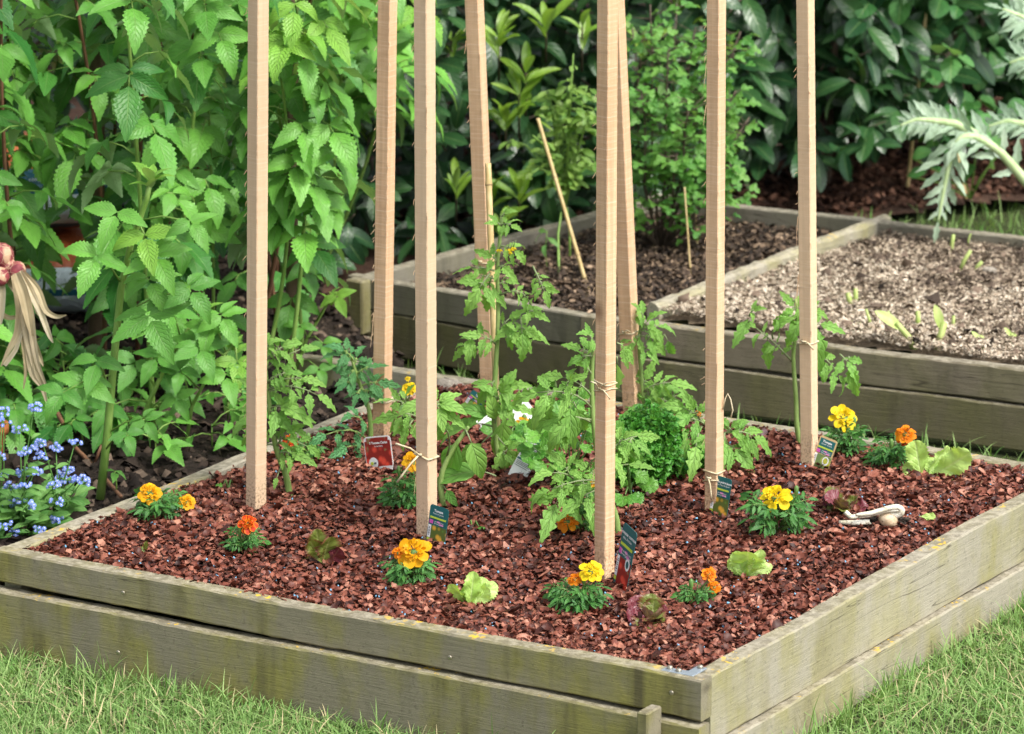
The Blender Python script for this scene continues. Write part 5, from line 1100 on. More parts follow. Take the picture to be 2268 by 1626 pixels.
def marigold(label, base, flowers, fpx, hpx, nl=26, seed=0, buds=1, wide=1.0):
    nl = int(nl * 1.5); fpx *= .98; hpx *= 1.06
    # flowers: (px, py, radius px, colour index[, crest colour])
    rs = np.random.RandomState(seed); b = G(base[0], base[1], ZM); y = b[1]; k = y / F
    t_ = thing('marigold', label, 'marigold', b, group='marigolds planted among the tomatoes'); mf, ms = MB(), MB(); rr_, hh = fpx * k * .92, hpx * k / .97
    for i in range(nl):
        az = rs.rand() * 6.283; q = rs.rand(); o_ = np.array([math.cos(az), math.sin(az), 0]); s = b + o_ * rr_ * .12 + UPV * hh * q * .55
        e = b + o_ * rr_ * rs.uniform(.55, 1.05) + UPV * hh * (q * .75 + rs.uniform(.05, .25)); n_ = UPV * .8 - np.array([0, .45, 0]) + .25 * rs.randn(3)
        compound(mf, ms, s, e, n_, NARR, rr_ * rs.uniform(.38, .52) * wide, 4, rs.rand(), .3, .0009)
    mf.join(ms, 1); wpart('foliage', mf, [M['marifol'], M['maristem']], t_)
    st_ = MB()
    for j, fl in enumerate(flowers):
        c = W(fl[0], fl[1], y - .012 + .006 * j); rad = fl[2] * k; n_ = np.array([rs.uniform(-.25, .25), -.72, .72]); c = c - nrm(n_) * rad * .2
        st_.tube([b + [0, 0, .002], b * .5 + c * .5 + [0, 0, .005], c - UPV * rad * .75], .0014, 6); st_.tube([c - UPV * rad * .8, c - UPV * rad * .45, c + nrm(n_) * rad * .02], [.0022, rad * .24, rad * .26], 8)
        fm = MB(); flower_mb(fm, c, n_, rad, 0, seed * 7 + j)
        mats = [M[COL[fl[3]]]]
        if len(fl) > 4:
            mats.append(M[COL[fl[4]]]); flower_mb(fm, c + nrm(n_) * rad * .12, n_, rad * .62, 1, seed * 9 + j)
        wpart('flower', fm, mats, t_)
    for j in range(buds):
        c = b + np.array([rs.uniform(-.6, .6) * rr_, -.3 * rr_, hh * rs.uniform(.8, 1.05)]); st_.tube([b, c - [0, 0, .006], c, c + [0, 0, .008], c + [0, 0, .011]], [.001, .0012, .0034, .0036, .001], 8)
    wpart('stems', st_, M['maristem'], t_); return t_
marigold('golden marigold with two flowers by the left board, near the forget-me-nots', (352, 1150), [(333, 1088, 29, 1), (413, 1110, 22, 1)], 62, 62, 28, 1)
marigold('orange and red marigold in front of the leftmost stake', (546, 1228), [(549, 1157, 25, 3, 2)], 52, 62, 26, 2)
marigold('golden marigold with feathery bluish leaves at the foot of the pale stake', (905, 1290), [(914, 1216, 42, 1), (882, 1222, 16, 2), (852, 1290, 9, 2)], 58, 62, 24, 3, wide=1.15)
marigold('lemon and orange marigold at the foot of the nearest stake', (1278, 1352), [(1310, 1262, 30, 0), (1273, 1280, 19, 2)], 66, 66, 34, 4)
marigold('small orange marigold with two ragged flowers near the right board', (1540, 1340), [(1572, 1270, 20, 2), (1582, 1298, 17, 2)], 48, 50, 18, 5)
marigold('ragged orange marigold half hidden under a hanging tomato leaf', (1290, 1180), [(1256, 1152, 29, 2)], 40, 95, 20, 6)
marigold('lemon yellow marigold with dark spreading leaves right of the yellow pear label', (1722, 1180), [(1716, 1098, 38, 0)], 78, 90, 34, 7)
marigold('lemon yellow marigold beside the label of the rightmost stake', (1868, 1010), [(1871, 921, 34, 0)], 52, 75, 30, 8)
marigold('orange marigold with a red lower petal, between lettuce and yellow marigold', (1975, 1040), [(2006, 958, 27, 2), (2003, 972, 17, 3)], 62, 70, 30, 9)
marigold('red orange marigold behind the leftmost stake', (672, 1022), [(641, 974, 20, 3)], 52, 55, 24, 10)
marigold('golden marigold hidden behind the pale stake, at the twine bow', (893, 1122), [(914, 1020, 26, 1)], 52, 75, 24, 11, wide=1.35)
marigold('small yellow marigold at the back, left of the pale stake', (897, 945), [(908, 857, 19, 0), (903, 838, 7, 0)], 20, 70, 10, 12)
marigold('yellow flowered marigold behind the white plastic tags', (1170, 955), [(1158, 933, 18, 1), (1186, 941, 12, 1)], 40, 30, 10, 13, buds=2)
marigold('tiny orange marigold behind the stake with the yellow pear label', (1548, 945), [(1546, 916, 10, 2), (1300, 858, 7, 1)][:1], 16, 26, 6, 14, 0)
marigold('yellow marigold glimpsed at the left edge of the nearest stake', (1325, 1115), [(1314, 1066, 14, 1)], 30, 55, 14, 15, 0)

# lettuces
def lettuce(label, base, leaves, mats, kind='lettuce', tuft=0, tsize=.03, name='lettuce'):
    b = G(base[0], base[1], ZM + .002); t_ = thing(name, label, kind, b, group='lettuce seedlings in the mulch'); mf, ms = MB(), MB(); y = b[1]; k = y / F
    for (bx, by, tx, ty, wid, mi, nx) in leaves:
        B_ = W(bx, by, y + U(-.006, .006)); E_ = W(tx, ty, y + U(-.02, .02)); L_ = np.linalg.norm(E_ - B_); mf.leaf(pick(LETT), B_, E_ - B_, np.array([nx, -.75, .55]) + .15 * R.randn(3), L_, U(.2, .9), mi, .74 * wid * k / (L_ * .85))
    for i in range(tuft):
        az = U(0, 6.28); d = np.array([math.cos(az), math.sin(az) - .2, U(.25, 1.2)]); mf.leaf(pick(LETT), b, d, UPV - .4 * d + [0, -.6, 0], tsize * U(.6, 1.1), U(0, 1), R.randint(len(mats)), U(.8, 1.2))
    ms.tube([b - [0, 0, .01], b + [0, 0, .006]], [.004, .003], 7); wpart('stalk', ms, M['lett'], t_); wpart('leaves', mf, [M[m] for m in mats], t_); return t_
lettuce('upright pale green lettuce near the front board', (1042, 1345), [(1040, 1348, 1000, 1285, 50, 0, -.3), (1042, 1348, 1030, 1290, 55, 0, .5), (1040, 1348, 1050, 1268, 60, 0, 0), (1042, 1350, 1075, 1280, 70, 0, .2), (1045, 1345, 1102, 1290, 60, 0, .4), (1045, 1348, 1085, 1300, 60, 0, -.2), (1042, 1346, 1020, 1300, 50, 0, .2)], ['lett'])
lettuce('pale green lettuce leaf cupped open near the right board', (1650, 1280), [(1650, 1282, 1660, 1208, 110, 0, .0), (1652, 1280, 1610, 1240, 50, 0, -.2), (1655, 1280, 1710, 1250, 46, 0, .3), (1652, 1282, 1690, 1222, 60, 0, .3), (1648, 1282, 1630, 1222, 60, 0, -.2)], ['lett'])
lettuce('wide flopping pale green lettuce in the far right corner', (2060, 1055), [(2040, 1058, 2028, 975, 80, 0, -.2), (2060, 1058, 2155, 1000, 90, 0, .2), (2055, 1056, 2095, 985, 50, 0, .5), (2050, 1058, 2000, 1030, 60, 0, -.4), (2070, 1060, 2125, 1050, 50, 0, .2), (2060, 1056, 2070, 1010, 80, 0, 0)], ['lett'])
lettuce('red lettuce with a green heart and one wine leaf in the left foreground', (716, 1250), [(712, 1250, 700, 1168, 75, 0, 0), (716, 1252, 728, 1182, 95, 0, .2), (712, 1250, 660, 1248, 55, 0, -.4), (722, 1258, 756, 1208, 70, 1, .3), (715, 1250, 684, 1190, 66, 0, -.3), (720, 1256, 750, 1236, 60, 1, .1)], ['lettred', 'lettpurp'])
lettuce('small frilly red lettuce right of the nearest stake', (1440, 1380), [], ['lettred', 'lettred', 'lettpurp'], tuft=15, tsize=.046)
lettuce('frilly red green lettuce right behind the uprooted garlic', (1870, 1130), [], ['lettred', 'lettpurp', 'lettred'], tuft=14, tsize=.042)
lettuce('wilted pink lettuce scrap beside a tiny green seedling at left', (318, 1222), [(312, 1232, 270, 1212, 18, 1, 0), (312, 1232, 285, 1228, 20, 1, .2), (322, 1222, 324, 1200, 22, 0, 0), (322, 1222, 312, 1206, 16, 0, 0)], ['lettred', 'lettpink'])
lettuce('faded pale lettuce stump near the back board', (1680, 975), [(1680, 978, 1672, 950, 22, 1, 0), (1680, 978, 1695, 952, 24, 1, 0)], ['lettred', 'lettpink'])
b = G(2052, 1158, ZM); mf = MB(); mf.leaf(LETT[0], b + [-.012, 0, .010], (1, .1, -.1), (0, -.7, .7), .026, .5, 0, .6)
tag(obj('leaf_scrap', mf, M['lett']), 'torn scrap of green leaf lying right of the uprooted garlic', 'leaf')
# green seedling scraps on the mulch
for (px, py, lab) in ((1048, 1176, 'tiny green seedling in the mulch right of the teal label'), (505, 1085, 'tiny green weed at the left board by the marigold')):
    b = G(px, py, ZM); fan('weed_seedling', lab, 'seedling', b, [(px - 10, py - 12, .5), (px + 12, py - 10, .5)], BROAD, .022, 'flatp', 2)

# uprooted garlic
b = G(1945, 1150, ZM + .010); k = b[1] / F
t_ = thing('garlic_plant', 'uprooted garlic with white folded stalk lying on the mulch', 'garlic', b); mb, mg, mr2 = MB(), MB(), MB()
c = W(1968, 1150, b[1] - .01); prof = [(0, .001), (.1, .007), (.3, .0145), (.55, .0165), (.8, .012), (.95, .005), (1, .001)]; ax_ = nrm([.35, -.2, .9])
mb.tube([c + ax_ * ((q - .5) * .030) for q, r_ in prof], [r_ for q, r_ in prof], 14); wpart('bulb', mb, M['garlic'], t_)
P = [W(x, y_, b[1] - .012 - .002 * i) for i, (x, y_) in enumerate([(1972, 1142), (1990, 1140), (1999, 1131), (1988, 1122), (1962, 1127), (1930, 1137), (1895, 1141)])]; mg.tube(spline(P), [.0050, .0052, .0056, .006, .006, .006, .006, .0058, .0056, .0054, .0052, .005, .0048, .0046, .0045, .0044, .0042, .004, .004, .0038, .0036, .0034, .003, .002], 8)
P = [W(x, y_, b[1] - .020) for (x, y_) in [(1990, 1130), (1960, 1133), (1925, 1143), (1900, 1146)]]; mg.tube(spline(P), [.0022] * 24, 6)
P = [W(x, y_, b[1] - .010) for (x, y_) in [(1926, 1158), (1938, 1172), (1952, 1180)]]; mg.tube(spline(P), [.0016] * 24, 6)
P = [W(x, y_, b[1] - .014) for (x, y_) in [(1858, 1157), (1890, 1158), (1926, 1156)]]; mg.tube(P, [.003, .0042, .004], 8)
P = [W(x, y_, b[1] + .005) for (x, y_) in [(1872, 1134), (1885, 1146), (1910, 1142), (1940, 1134)]]; mg.tube(spline(P), [.004] * 24, 8)
P = [W(x, y_, b[1] - .016) for (x, y_) in [(1990, 1140), (1975, 1138), (1962, 1146), (1960, 1165)]]; mg.tube(spline(P), [.003] * 24, 7)
wpart('stalks', mg, M['garlicg'], t_); c = W(1998, 1158, b[1])
for i in range(260):
    v = nrm(R.randn(3)); s_ = W(U(1925, 1945), U(1145, 1160), b[1]) if i % 3 == 0 else c; mr2.tube([s_, s_ + v * .006, s_ + v * U(.008, .018) - UPV * .002], [.0010, .0008, .0003], 3)
for i in range(45): mr2.box(W(U(1990, 2012), U(1148, 1166), b[1] + U(-.015, .01)), .004 * U(.5, 1.5), .004, .003 * U(.6, 1.6), Matrix.Rotation(U(0, 3), 3, 'Z'), .001)
wpart('roots', mr2, M['root'], t_)
# dark soil clods around planted plugs
for (px, py, w_, lab) in ((1018, 1350, 34, 'dark compost plug under the upright lettuce'), (868, 1268, 24, 'dark clod beside the feathery marigold'), (1350, 1290, 30, 'dark moist soil clod at the foot of the nearest stake')):
    b = G(px, py, ZM - .003); mb = MB(); rs = np.random.RandomState(px)
    for i in range(60):
        v = rs.randn(3) * [1, 1, .45] * w_ * b[1] / F * .33; v[2] = abs(v[2]); mb.box(b + v, .004 * rs.uniform(.5, 1.6), .004 * rs.uniform(.5, 1.6), .003, Matrix.Rotation(rs.rand() * 3, 3, 'Z'), .001, r=rs.rand() * .5)
    tag(obj('soil_clod', mb, M['clod']), lab, 'soil', None, 'stuff')
def rock(px, py, s, label, z=.0):
    b = G(px, py, z); mb = MB(); rs = np.random.RandomState(int(px)); P = []
    for i in range(9):
        th_ = math.pi * i / 8; P.append([(b[0] + s[0] * math.sin(th_) * math.cos(a) * (1 + .12 * rs.randn()), b[1] + s[1] * math.sin(th_) * math.sin(a) * (1 + .1 * rs.randn()), b[2] + s[2] * math.cos(th_) * (1 + .08 * rs.randn())) for a in np.linspace(0, 6.283, 13)[:-1]])
    mb.grid(P, closed=True); tag(obj('stone', mb, M['stone']), label, 'stone')
rock(988, 858, (.032, .02, .016), 'pale flat stone lying at the back board between the stakes', T - .012)
rock(2190, 602, (.016, .013, .010), 'small grey stone on the pale straw', T2 - .02)
rock(1762, 655, (.012, .010, .007), 'small round grey stone in the straw behind the rightmost stake', T2 - .02)
rock(1188, 690, (.014, .010, .008), 'small pale stone at the front board of the rear bed', T2 - .02)

# cut leek stubs in the straw
def stub(px, py, tx, ty, w_, blade=False):
    b = G(px, py, T2 - .03); e = W(tx, ty, b[1] - .005); r_ = w_ * b[1] / F / 2; mb = MB(); mb.tube([b - [0, 0, .02], b * .5 + e * .5, e], [r_, r_ * .95, r_ * .8], 8)
    if blade: mb.leaf(FMNL[0], b * .3 + e * .7, nrm(e - b + np.array([-.03, 0, .01])), (0, -.7, .7), np.linalg.norm(e - b) * .9, .5)
    return obj('cut_stub', mb, M['stub'])
STB = [(1885, 682, 1878, 650, 14), (1895, 680, 1895, 640, 12), (1935, 740, 1918, 685, 8), (1890, 738, 1885, 712, 9), (1905, 740, 1903, 715, 9), (1925, 742, 1926, 718, 8), (2040, 780, 1985, 715, 16, 1), (2072, 780, 2092, 715, 18, 1), (2033, 740, 2033, 690, 13), (2172, 775, 2172, 745, 20, 1), (2235, 770, 2245, 740, 20, 1), (1955, 735, 1958, 705, 14), (1965, 720, 1968, 690, 8), (2120, 600, 2150, 555, 10), (2155, 600, 2175, 580, 10), (2105, 560, 2112, 520, 10), (1800, 690, 1803, 630, 16), (1875, 735, 1870, 715, 8), (2140, 545, 2150, 518, 5), (2110, 740, 2112, 700, 9)]
for i, s in enumerate(STB):
    tag(stub(*s[:5], blade=len(s) > 5), ('short cut green stub with a split leaf standing in the pale straw' if len(s) > 5 else 'plain short cut green stub standing in the pale straw'), 'leek stub', 'split cut leek stubs in the straw' if len(s) > 5 else 'plain cut leek stubs in the straw')

# ================================================================== PLANT LABELS
FONT_MATS = {}
def txt(parent, body, size, x, z, y, mat, align='CENTER', bold=0.0):
    cu = bpy.data.curves.new('lettering', 'FONT'); cu.body = body; cu.size = size; cu.align_x = align; cu.align_y = 'CENTER'; cu.offset = bold; cu.materials.append(mat); cu.resolution_u = 2
    q = bpy.data.objects.new('lettering_curve', cu); sc.collection.objects.link(q); me = bpy.data.meshes.new_from_object(q.evaluated_get(bpy.context.evaluated_depsgraph_get())); bpy.data.objects.remove(q)
    me.name = 'lettering'; o = bpy.data.objects.new('lettering', me); sc.collection.objects.link(o); o.parent = parent; o.location = (x, y, z); o.rotation_euler = (math.pi / 2, 0, 0); return o
def panel(parent, name, x0, z0, x1, z1, lift, mat, label=None):
    mb = MB(); mb.box(((x0 + x1) / 2, 0, (z0 + z1) / 2), x1 - x0, .0003, z1 - z0); o = obj(name, mb, mat, parent, smooth=False); o.location = (0, -.0004 - lift, 0); return o
def card(label, foot, w_, h_, yaw, lean, roll, kind, title='', sub='', sunk=0.0):
    b = G(foot[0], foot[1], ZM); t_ = thing('plant_label', label, 'plant label', b, (math.radians(lean), math.radians(roll), math.radians(yaw)), 'printed plant labels pushed into the mulch')
    mb = MB(); m = 8; cr = w_ * .14; pts = [(-w_ * .10 - w_ / 2 * .55, -.035), (w_ / 2 * .5, -.035), (w_ / 2, h_ * .15), (w_ / 2, h_ - cr)] + [(w_ / 2 - cr + cr * math.cos(a), h_ - cr + cr * math.sin(a)) for a in np.linspace(.2, 1.4, 5)] + [(-w_ / 2 + cr + cr * math.cos(a), h_ - cr + cr * math.sin(a)) for a in np.linspace(1.7, 2.95, 5)] + [(-w_ / 2, h_ * .2)]
    n = len(pts); V = [(x, -.0003, z) for x, z in pts] + [(x, .0003, z) for x, z in pts]; mb.poly(V, [list(range(n)), list(range(n, 2 * n))[::-1]] + [[i, i + n, (i + 1) % n + n, (i + 1) % n] for i in range(n)])
    body = {'teal': M['teal'], 'kraft': M['kraft'], 'red': M['white'], 'back': M['white'], 'white': M['white']}[kind]
    obj('card', mb, body, t_, smooth=False); hw = w_ / 2
    if kind in ('teal', 'kraft'):
        ph = {'y': M['phyel'], 'r': M['phred'], 'g': M['phgrn']}[sub[0]] ; sub = sub[1:]
        if kind == 'kraft': panel(t_, 'header', -hw * .84, h_ * .50, hw * .84, h_ * .94, .0002, M['teal'])
        panel(t_, 'picture', -hw * .62, h_ * .02, hw * .96, h_ * .47, .0001, ph)
        panel(t_, 'stripe', -hw * .84, h_ * .655, hw * .84, h_ * .70, .0006, M['lime'])
        for z in (.585, .535): panel(t_, 'month_box', -hw * .86, h_ * (z - .022), -hw * .48, h_ * (z + .022), .0006, M['pink'])
        panel(t_, 'month_bar', -hw * .06, h_ * .565, hw * .26, h_ * .607, .0006, M['pink']); panel(t_, 'month_bar', hw * .2, h_ * .513, hw * .6, h_ * .557, .0006, M['pink'])
        panel(t_, 'barcode', -hw * .94, h_ * .14, -hw * .64, h_ * .47, .0004, M['white'])
        for i in range(7): panel(t_, 'barcode_line', -hw * .88, h_ * (.2 + .034 * i), -hw * .70, h_ * (.2 + .034 * i + [.012, .02][i % 2]), .0006, M['ink'])
        panel(t_, 'stripe', -hw * .94, h_ * .07, -hw * .64, h_ * .13, .0004, M['lime'])
        txt(t_, title, h_ * (.088 if len(title) < 10 else .075), 0, h_ * .865, -.0016, M['white'], bold=.0002); txt(t_, sub, h_ * .062, 0, h_ * .79, -.0016, M['white'])
        txt(t_, 'JFMAMJJASOND', h_ * .042, hw * .18, h_ * .585, -.0016, M['white']); txt(t_, 'JFMAMJJASOND', h_ * .042, hw * .18, h_ * .535, -.0016, M['white'])
        if sub and ph is M['phgrn']:
            pass
    if kind == 'red':
        panel(t_, 'picture', -hw * .94, h_ * .10, hw * .94, h_ * .86, .0001, M['phred']); panel(t_, 'picture', -hw * .80, h_ * .86, hw * .80, h_ * .96, .0001, M['phred'])
        txt(t_, title, h_ * .10, hw * .1, h_ * .80, -.0016, M['white'], bold=.0002); txt(t_, sub, h_ * .07, hw * .1, h_ * .70, -.0016, M['white'])
        mb = MB(); mb.poly([(-hw * .42 + hw * .34 * math.cos(a), 0, h_ * .20 + hw * .34 * math.sin(a)) for a in np.linspace(0, 6.283, 25)[:-1]], [list(range(24))]); q = obj('sticker', mb, M['white'], t_); q.location = (0, -.0012, 0)
        panel(t_, 'sticker_mark', -hw * .62, h_ * .15, -hw * .42, h_ * .24, .0012, M['lime']); panel(t_, 'sticker_mark', -hw * .38, h_ * .17, -hw * .2, h_ * .23, .0012, M['ink'])
    if kind == 'back':
        panel(t_, 'header', -hw * .98, h_ * .86, hw * .98, h_ * .985, .0002, M['teal'])
        for z in (.62, .40): panel(t_, 'stripe', -hw * .95, h_ * z, hw * .95, h_ * (z + .045), .0002, M['teal'])
        for i, z in enumerate((.80, .77, .74, .70, .58, .55, .51, .48, .36, .33, .30, .26)): panel(t_, 'text_line', -hw * .88, h_ * z, hw * (.85 - .12 * (i % 3)), h_ * (z + .012), .0002, M['ink'])
    if kind == 'kraft':
        mb = MB(); mb.poly([(hw * .42 + hw * .36 * math.cos(a), 0, h_ * .33 + h_ * .13 * math.sin(a)) for a in np.linspace(0, 6.283, 25)[:-1]], [list(range(24))]); q = obj('badge', mb, M['white'], t_); q.location = (0, -.0010, 0)
        mb = MB(); mb.poly([(hw * .42 + hw * .24 * math.cos(a), 0, h_ * .34 + h_ * .09 * math.sin(a)) for a in np.linspace(0, 6.283, 25)[:-1]], [list(range(24))]); q = obj('badge_centre', mb, M['phgrn'], t_); q.location = (0, -.0014, 0)
    if kind == 'teal' and ph is M['phred']:
        mb = MB(); mb.poly([(hw * .52 + hw * .32 * math.cos(a), 0, h_ * .43 + h_ * .10 * math.sin(a)) for a in np.linspace(0, 6.283, 25)[:-1]], [list(range(24))]); q = obj('badge', mb, M['white'], t_); q.location = (0, -.0010, 0)
        mb = MB(); mb.poly([(hw * .52 + hw * .18 * math.cos(a), 0, h_ * .43 + h_ * .06 * math.sin(a)) for a in np.linspace(0, 6.283, 25)[:-1]], [list(range(24))]); q = obj('badge_centre', mb, M['teal'], t_); q.location = (0, -.0014, 0)
    return t_
card('red plant label with tomato pictures and a round white sticker', (843, 1040), .056, .054, -36, -6, -13, 'red', '3 Tomate Cerise', 'Sweet Baby')
card('teal tomato label half sunk in mulch at the foot of the pale stake', (964, 1206), .036, .060, -38, -4, 6, 'teal', 'Tomate', 'yPotiron Jaune')
card('tall tilted teal label with a red tomato picture, seen almost edge on', (1372, 1302), .040, .098, -62, -4, 12, 'teal', 'Tomate cornue', 'rdes Andes')
card('teal label with yellow pear tomatoes, tied under the twine of its stake', (1590, 1142), .034, .062, -38, -5, 5, 'teal', 'Tomate poire jaune', 'yYellow Pearshaped')
card('cream edged label with a green tomato picture leaning on the rightmost stake', (1812, 1042), .031, .056, -25, -8, 16, 'kraft', 'Tomate', 'gGreen Zebra')
card('white label with teal stripes and small print, tilted among the parsley leaves', (1142, 1060), .030, .075, -10, -22, 28, 'back')
card('teal label corner poking up behind the leaves left of the leaning stake', (1042, 905), .030, .030, -30, -10, 30, 'teal', 'Tomate', 'yCerise')
card('cream edged teal label mostly hidden behind the curly parsley', (1446, 948), .028, .028, -10, -4, 4, 'kraft', 'Tomate', 'gRoma')
for (px, py, w_, h_, yaw, lean, roll, lab) in ((1180, 945, .036, .050, 20, -18, -32, 'large blank white plastic tag tilted behind the hanging tomato leaves'), (1060, 960, .032, .034, -20, -35, 12, 'blank white plastic tag in front of the leaning stake'), (1108, 985, .03, .024, -10, -30, 5, 'low blank white plastic tag beside the bamboo cane'), (1125, 930, .030, .024, 10, -30, 30, 'small blank white tag glimpsed between tomato leaves')):
    card(lab, (px, py), w_, h_, yaw, lean, roll, 'white')

# ================================================================== LEFT EDGE: BAGS, SHALLOTS, FORGET-ME-NOTS
def bag_mat(name, bands, ax_=2):
    m = N(name); tc = m.n('TexCoord'); sp = m.n('SeparateXYZ'); m.t.links.new(tc.outputs['Object'], sp.inputs[0]); z = sp.outputs[ax_]
    nz = m.noise(tc.outputs['Object'], 14, 3); zz = m.math('ADD', z, m.math('MULTIPLY', m.math('SUBTRACT', nz, .5), .012)); col = bands[0][1]
    for (lim, c) in bands[1:]: col = m.mix(m.math('GREATER_THAN', zz, lim), col, c)
    wr = m.noise(tc.outputs['Object'], 26, 5, .6, 1.2)
    return m.fin(m.prin(col, .33, .5, m.bump(wr, .9, .012)))
def bag(label, loc, lx, ly, lz, mat, yaw, lines):
    t_ = thing('compost_bag', label, 'compost bag', loc, (0, 0, math.radians(yaw)), 'printed compost bags behind the raspberries'); mb = MB(); P = []
    for i in range(17):
        u = -1 + 2 * i / 16; rowp = []
        for a in np.linspace(0, 6.283, 33)[:-1]:
            ca, sa = math.cos(a), math.sin(a); e = (1 - abs(u) ** 3.2) ** .5 if abs(u) < 1 else .02; e = max(e, .10)
            rowp.append((u * lx / 2, np.sign(ca) * abs(ca) ** .75 * ly / 2 * (.45 + .55 * e), lz / 2 + np.sign(sa) * abs(sa) ** .8 * lz / 2 * e + .006 * math.sin(i * 1.7 + a * 3)))
        P.append(rowp)
    mb.grid(P, closed=True); m = 32; mb.poly(P[0], [list(range(m))[::-1]]); mb.poly(P[-1], [list(range(m))]); obj('sack', mb, mat, t_)
    for (body, size, x, z, y) in lines: txt(t_, body, size, x, z, y, M['white'] if z > lz * .62 or 'ol' in body else M['bagteal'])
    return t_
bm1 = bag_mat('bag_print_lower', [(0, (0.40, 0.10, 0.03)), (.012, (0.55, .66, .72)), (.062, (.015, .10, .145)), (.075, (.55, .66, .72)), (.115, (.38, .09, .03))])
bm2 = bag_mat('bag_print_upper', [(0, (0.42, 0.11, 0.03)), (.020, (.015, .10, .145)), (.034, (.55, .66, .72)), (.095, (.015, .10, .145)), (.145, (.66, .17, .035))])
zg = zb(0, 7.95)
bag('lower compost bag, rust with white and blue printed bands, seen through the raspberry leaves', (-1.02, 7.96, zg), .60, .30, .165, bm1, -4, [('engrais  terreau universel', .012, .1, .048, -.152), ('jardin potager', .012, .12, .098, -.150)])
bag('upper orange topped compost bag with a teal band and white panel, behind the raspberry canes', (-1.04, 7.96, zg + .158), .62, .30, .185, bm2, 3, [('ecologique', .024, .06, .105, -.154), ('composition  azote  NPK', .011, .18, .126, -.146), ('terreau plantation', .009, .14, .078, -.156), ('pour tous les fruits', .009, .14, .064, -.156)])
# shallots hanging
yS = 6.72
hook = W(-30, 430, yS); t_ = thing('shallot_bunch', 'hanging bunch of red shallots with long dried straw coloured leaves', 'shallots', W(10, 600, yS), group=None)
mb = MB()
for (px, py, rx, rz, ax_) in ((0, 566, 32, 34, (-.5, 0, .8)), (36, 600, 24, 22, (-.8, -.1, .5)), (-32, 600, 34, 34, (.3, 0, 1)), (-2, 612, 24, 20, (.2, -.6, .5)), (18, 590, 20, 20, (-.6, -.4, .7))):
    c = W(px, py, yS + U(-.03, .01)); a = nrm(ax_); k = yS / F; bm = MB(); prof = [(-1.35, .10), (-1.1, .3), (-.75, .72), (-.3, .97), (.15, 1), (.55, .82), (.85, .45), (1.0, .08)]
    bm.tube([c + a * q * rz * k * .9 for q, r_ in prof], [r_ * rx * k for q, r_ in prof], 16, R.rand()); wpart('bulb', bm, M['shallot'], t_)
ml = MB()
def ribbon(pts, w_, r):
    P = spline([W(px, py, yS + d) for px, py, d in pts], 18); rows = []; tw = U(-.6, .6)
    for i, p in enumerate(P):
        d = nrm(P[min(17, i + 1)] - P[max(0, i - 1)]); s = nrm(np.cross(d, [0, -1, .2])); nn = np.cross(d, s); w2 = 1.45 * w_ * yS / F / 2 * (1 - (i / 17) ** 3 * .85) * (.7 + .3 * math.sin(min(1, i / 4) * 1.57)); an = tw * math.sin(i * .35 + tw * 4); s2 = s * math.cos(an) + nn * math.sin(an); rows.append([p - s2 * w2, p - s2 * w2 * .4 + nn * w2 * .35, p + s2 * w2 * .4 + nn * w2 * .35, p + s2 * w2])
    ml.grid(rows, r=r)
for pts, w_ in ((((45, 600, -.03), (70, 650, -.04), (90, 690, -.04), (110, 745, -.04), (118, 760, -.04)), 12), (((48, 600, -.02), (85, 640, -.03), (100, 690, -.04), (125, 703, -.04), (147, 698, -.05)), 11), (((40, 610, -.04), (58, 660, -.05), (55, 720, -.05), (75, 800, -.05), (95, 860, -.04), (104, 895, -.04)), 15), (((40, 605, -.03), (66, 680, -.05), (72, 740, -.05), (80, 800, -.05), (108, 868, -.04)), 12), (((30, 610, -.04), (45, 680, -.05), (40, 740, -.05), (22, 770, -.05), (2, 812, -.05)), 13), (((38, 610, -.03), (50, 690, -.05), (62, 760, -.05), (68, 830, -.05), (95, 862, -.05)), 13), (((30, 612, -.03), (48, 690, -.04), (52, 760, -.05), (58, 820, -.05), (52, 862, -.05)), 9), (((5, 620, -.02), (4, 680, -.03), (2, 720, -.03)), 12), (((-10, 690, 0), (20, 705, -.02), (50, 700, -.03)), 9), (((40, 605, 0), (75, 655, -.02), (85, 695, -.03), (95, 702, -.03)), 10), (((20, 615, 0), (40, 645, -.02), (55, 700, -.03)), 16), (((35, 605, -.05), (52, 650, -.06), (62, 700, -.06), (70, 745, -.06)), 18), (((-20, 620, 0), (-5, 690, -.02), (-15, 760, -.02), (-5, 820, -.02)), 12), (((10, 810, -.05), (35, 775, -.05), (55, 720, -.05)), 8), (((70, 740, -.05), (88, 790, -.04), (96, 812, -.04)), 8)):
    ribbon(pts, w_, U(.1, 1))
wpart('dried_leaves', ml, M['drystalk'], t_); mb = MB(); mb.tube([W(-10, 585, yS), W(-22, 500, yS + .02), hook, np.array([hook[0] - .02, yS + .35, hook[2] + .22])], .0014, 5); wpart('string', mb, M['twine'], t_)
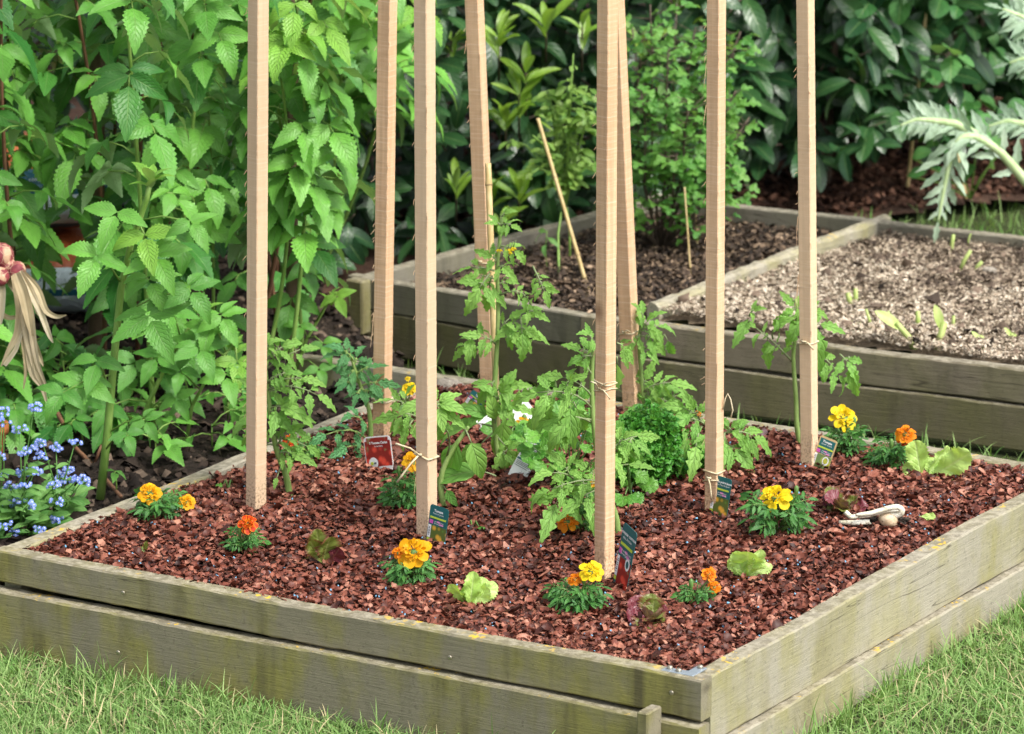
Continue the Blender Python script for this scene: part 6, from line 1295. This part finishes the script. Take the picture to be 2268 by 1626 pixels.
# forget-me-nots
b0 = G(60, 1195, .085); HEADS = [(5, 908), (8, 932), (44, 950), (76, 902), (68, 992), (90, 1010), (55, 1000), (50, 1048), (78, 1042), (12, 1050), (55, 1078), (132, 1052), (153, 1040), (150, 1062), (118, 1072), (166, 982), (124, 990), (183, 1065), (126, 1110), (128, 1148), (18, 1118), (45, 1105), (62, 1118), (176, 1060), (86, 1160), (10, 1165), (30, 1180), (72, 1205), (94, 980), (22, 1075), (5, 1010), (-15, 1060), (-20, 960), (88, 1175)]
mfl = []
for gi, (gx, gy, lab) in enumerate(((120, 1165, 'forget-me-not plant nearest the side board, few blue heads on thin stems'), (45, 1185, 'dense blue forget-me-not clump at the left edge of the picture'), (-15, 1180, 'forget-me-not clump cut by the left edge of the picture'))):
    b = G(gx, gy, .085); t_ = thing('forget_me_not', lab, 'forget-me-not', b, group='forget-me-nots in the left corner'); ms, mf, mp_ = MB(), MB(), MB(); mine = [h for h in HEADS if min(range(3), key=lambda q: abs(h[0] - (140, 45, -25)[q])) == gi]
    for (px, py) in mine:
        y = b[1] + U(-.10, .04); c = W(px, py, y); m_ = b * .5 + c * .5 + [U(-.01, .01), 0, .012]; ms.tube([b, m_, c], [.0017, .0012, .0008], 5)
        for q in (.35, .55, .75):
            p_ = b + (c - b) * q; az = U(0, 6.28); mf.leaf(pick(FMNL), p_, (math.cos(az), math.sin(az) - .3, U(.1, .6)), (0, -.5, .85), U(.02, .034), U(0, 1))
            if q > .5: ms.tube([p_, p_ + [U(-.008, .008), -.003, .006]], [.0006, .0012], 4)
        mp_ = MB()
        for j in range(R.randint(9, 14)):
            o_ = np.array([U(-1, 1), U(-.6, .6), U(-.55, .6)]) * .0105; f_ = c + o_; nn = nrm(np.array([o_[0] * 40, -.75, .6 + o_[2] * 30])); a = nrm(np.cross(nn, [0, 0, 1])); b2 = np.cross(nn, a); ms.tube([c - [0, 0, .006], f_ - nn * .001], .0005, 4)
            for k in range(5): an = k * 1.2566 + U(-.1, .1); mp_.leaf(PETAL[2], f_, a * math.cos(an) + b2 * math.sin(an), nn, .0033, U(0, 1))
            mp_.poly([f_ + nn * .0007 + (a * math.cos(q) + b2 * math.sin(q)) * .0008 for q in np.linspace(0, 6.283, 7)[:-1]], [list(range(6))], mi=1)
        wpart('blossom', mp_, [M['fmn'], M['fmneye']], t_)
    for k in range(70 if gi else 40):
        az = U(0, 6.28); p_ = b + np.array([math.cos(az) * U(0, .05), math.sin(az) * U(0, .04), U(0, .05)]); mf.leaf(pick(FMNL), p_, (math.cos(az), math.sin(az) - .3, U(.1, 1.0)), (math.cos(az) * -.3, -.5, .85), U(.030, .058), U(0, 1), 0, U(.8, 1.2))
    wpart('stems', ms, M['fmnleaf'], t_); wpart('leaves', mf, M['fmnleaf'], t_)
# terracotta pot edge
c = G(-40, 1030, .085); mb = MB(); P = [[(c[0] + (.030 + .012 * i / 6) * math.cos(a), c[1] + (.030 + .012 * i / 6) * math.sin(a), c[2] + .055 * i / 6) for a in np.linspace(0, 6.283, 33)[:-1]] for i in range(7)]; mb.grid(P, closed=True)
P = [[(c[0] + (r_) * math.cos(a), c[1] + (r_) * math.sin(a), c[2] + z) for a in np.linspace(0, 6.283, 33)[:-1]] for r_, z in ((.042, .055), (.046, .056), (.046, .070), (.040, .070), (.038, .050), (.028, .004))]; mb.grid(P, closed=True)
tag(obj('flower_pot', mb, M['terra']), 'small terracotta pot at the left edge behind the forget-me-nots', 'pot')
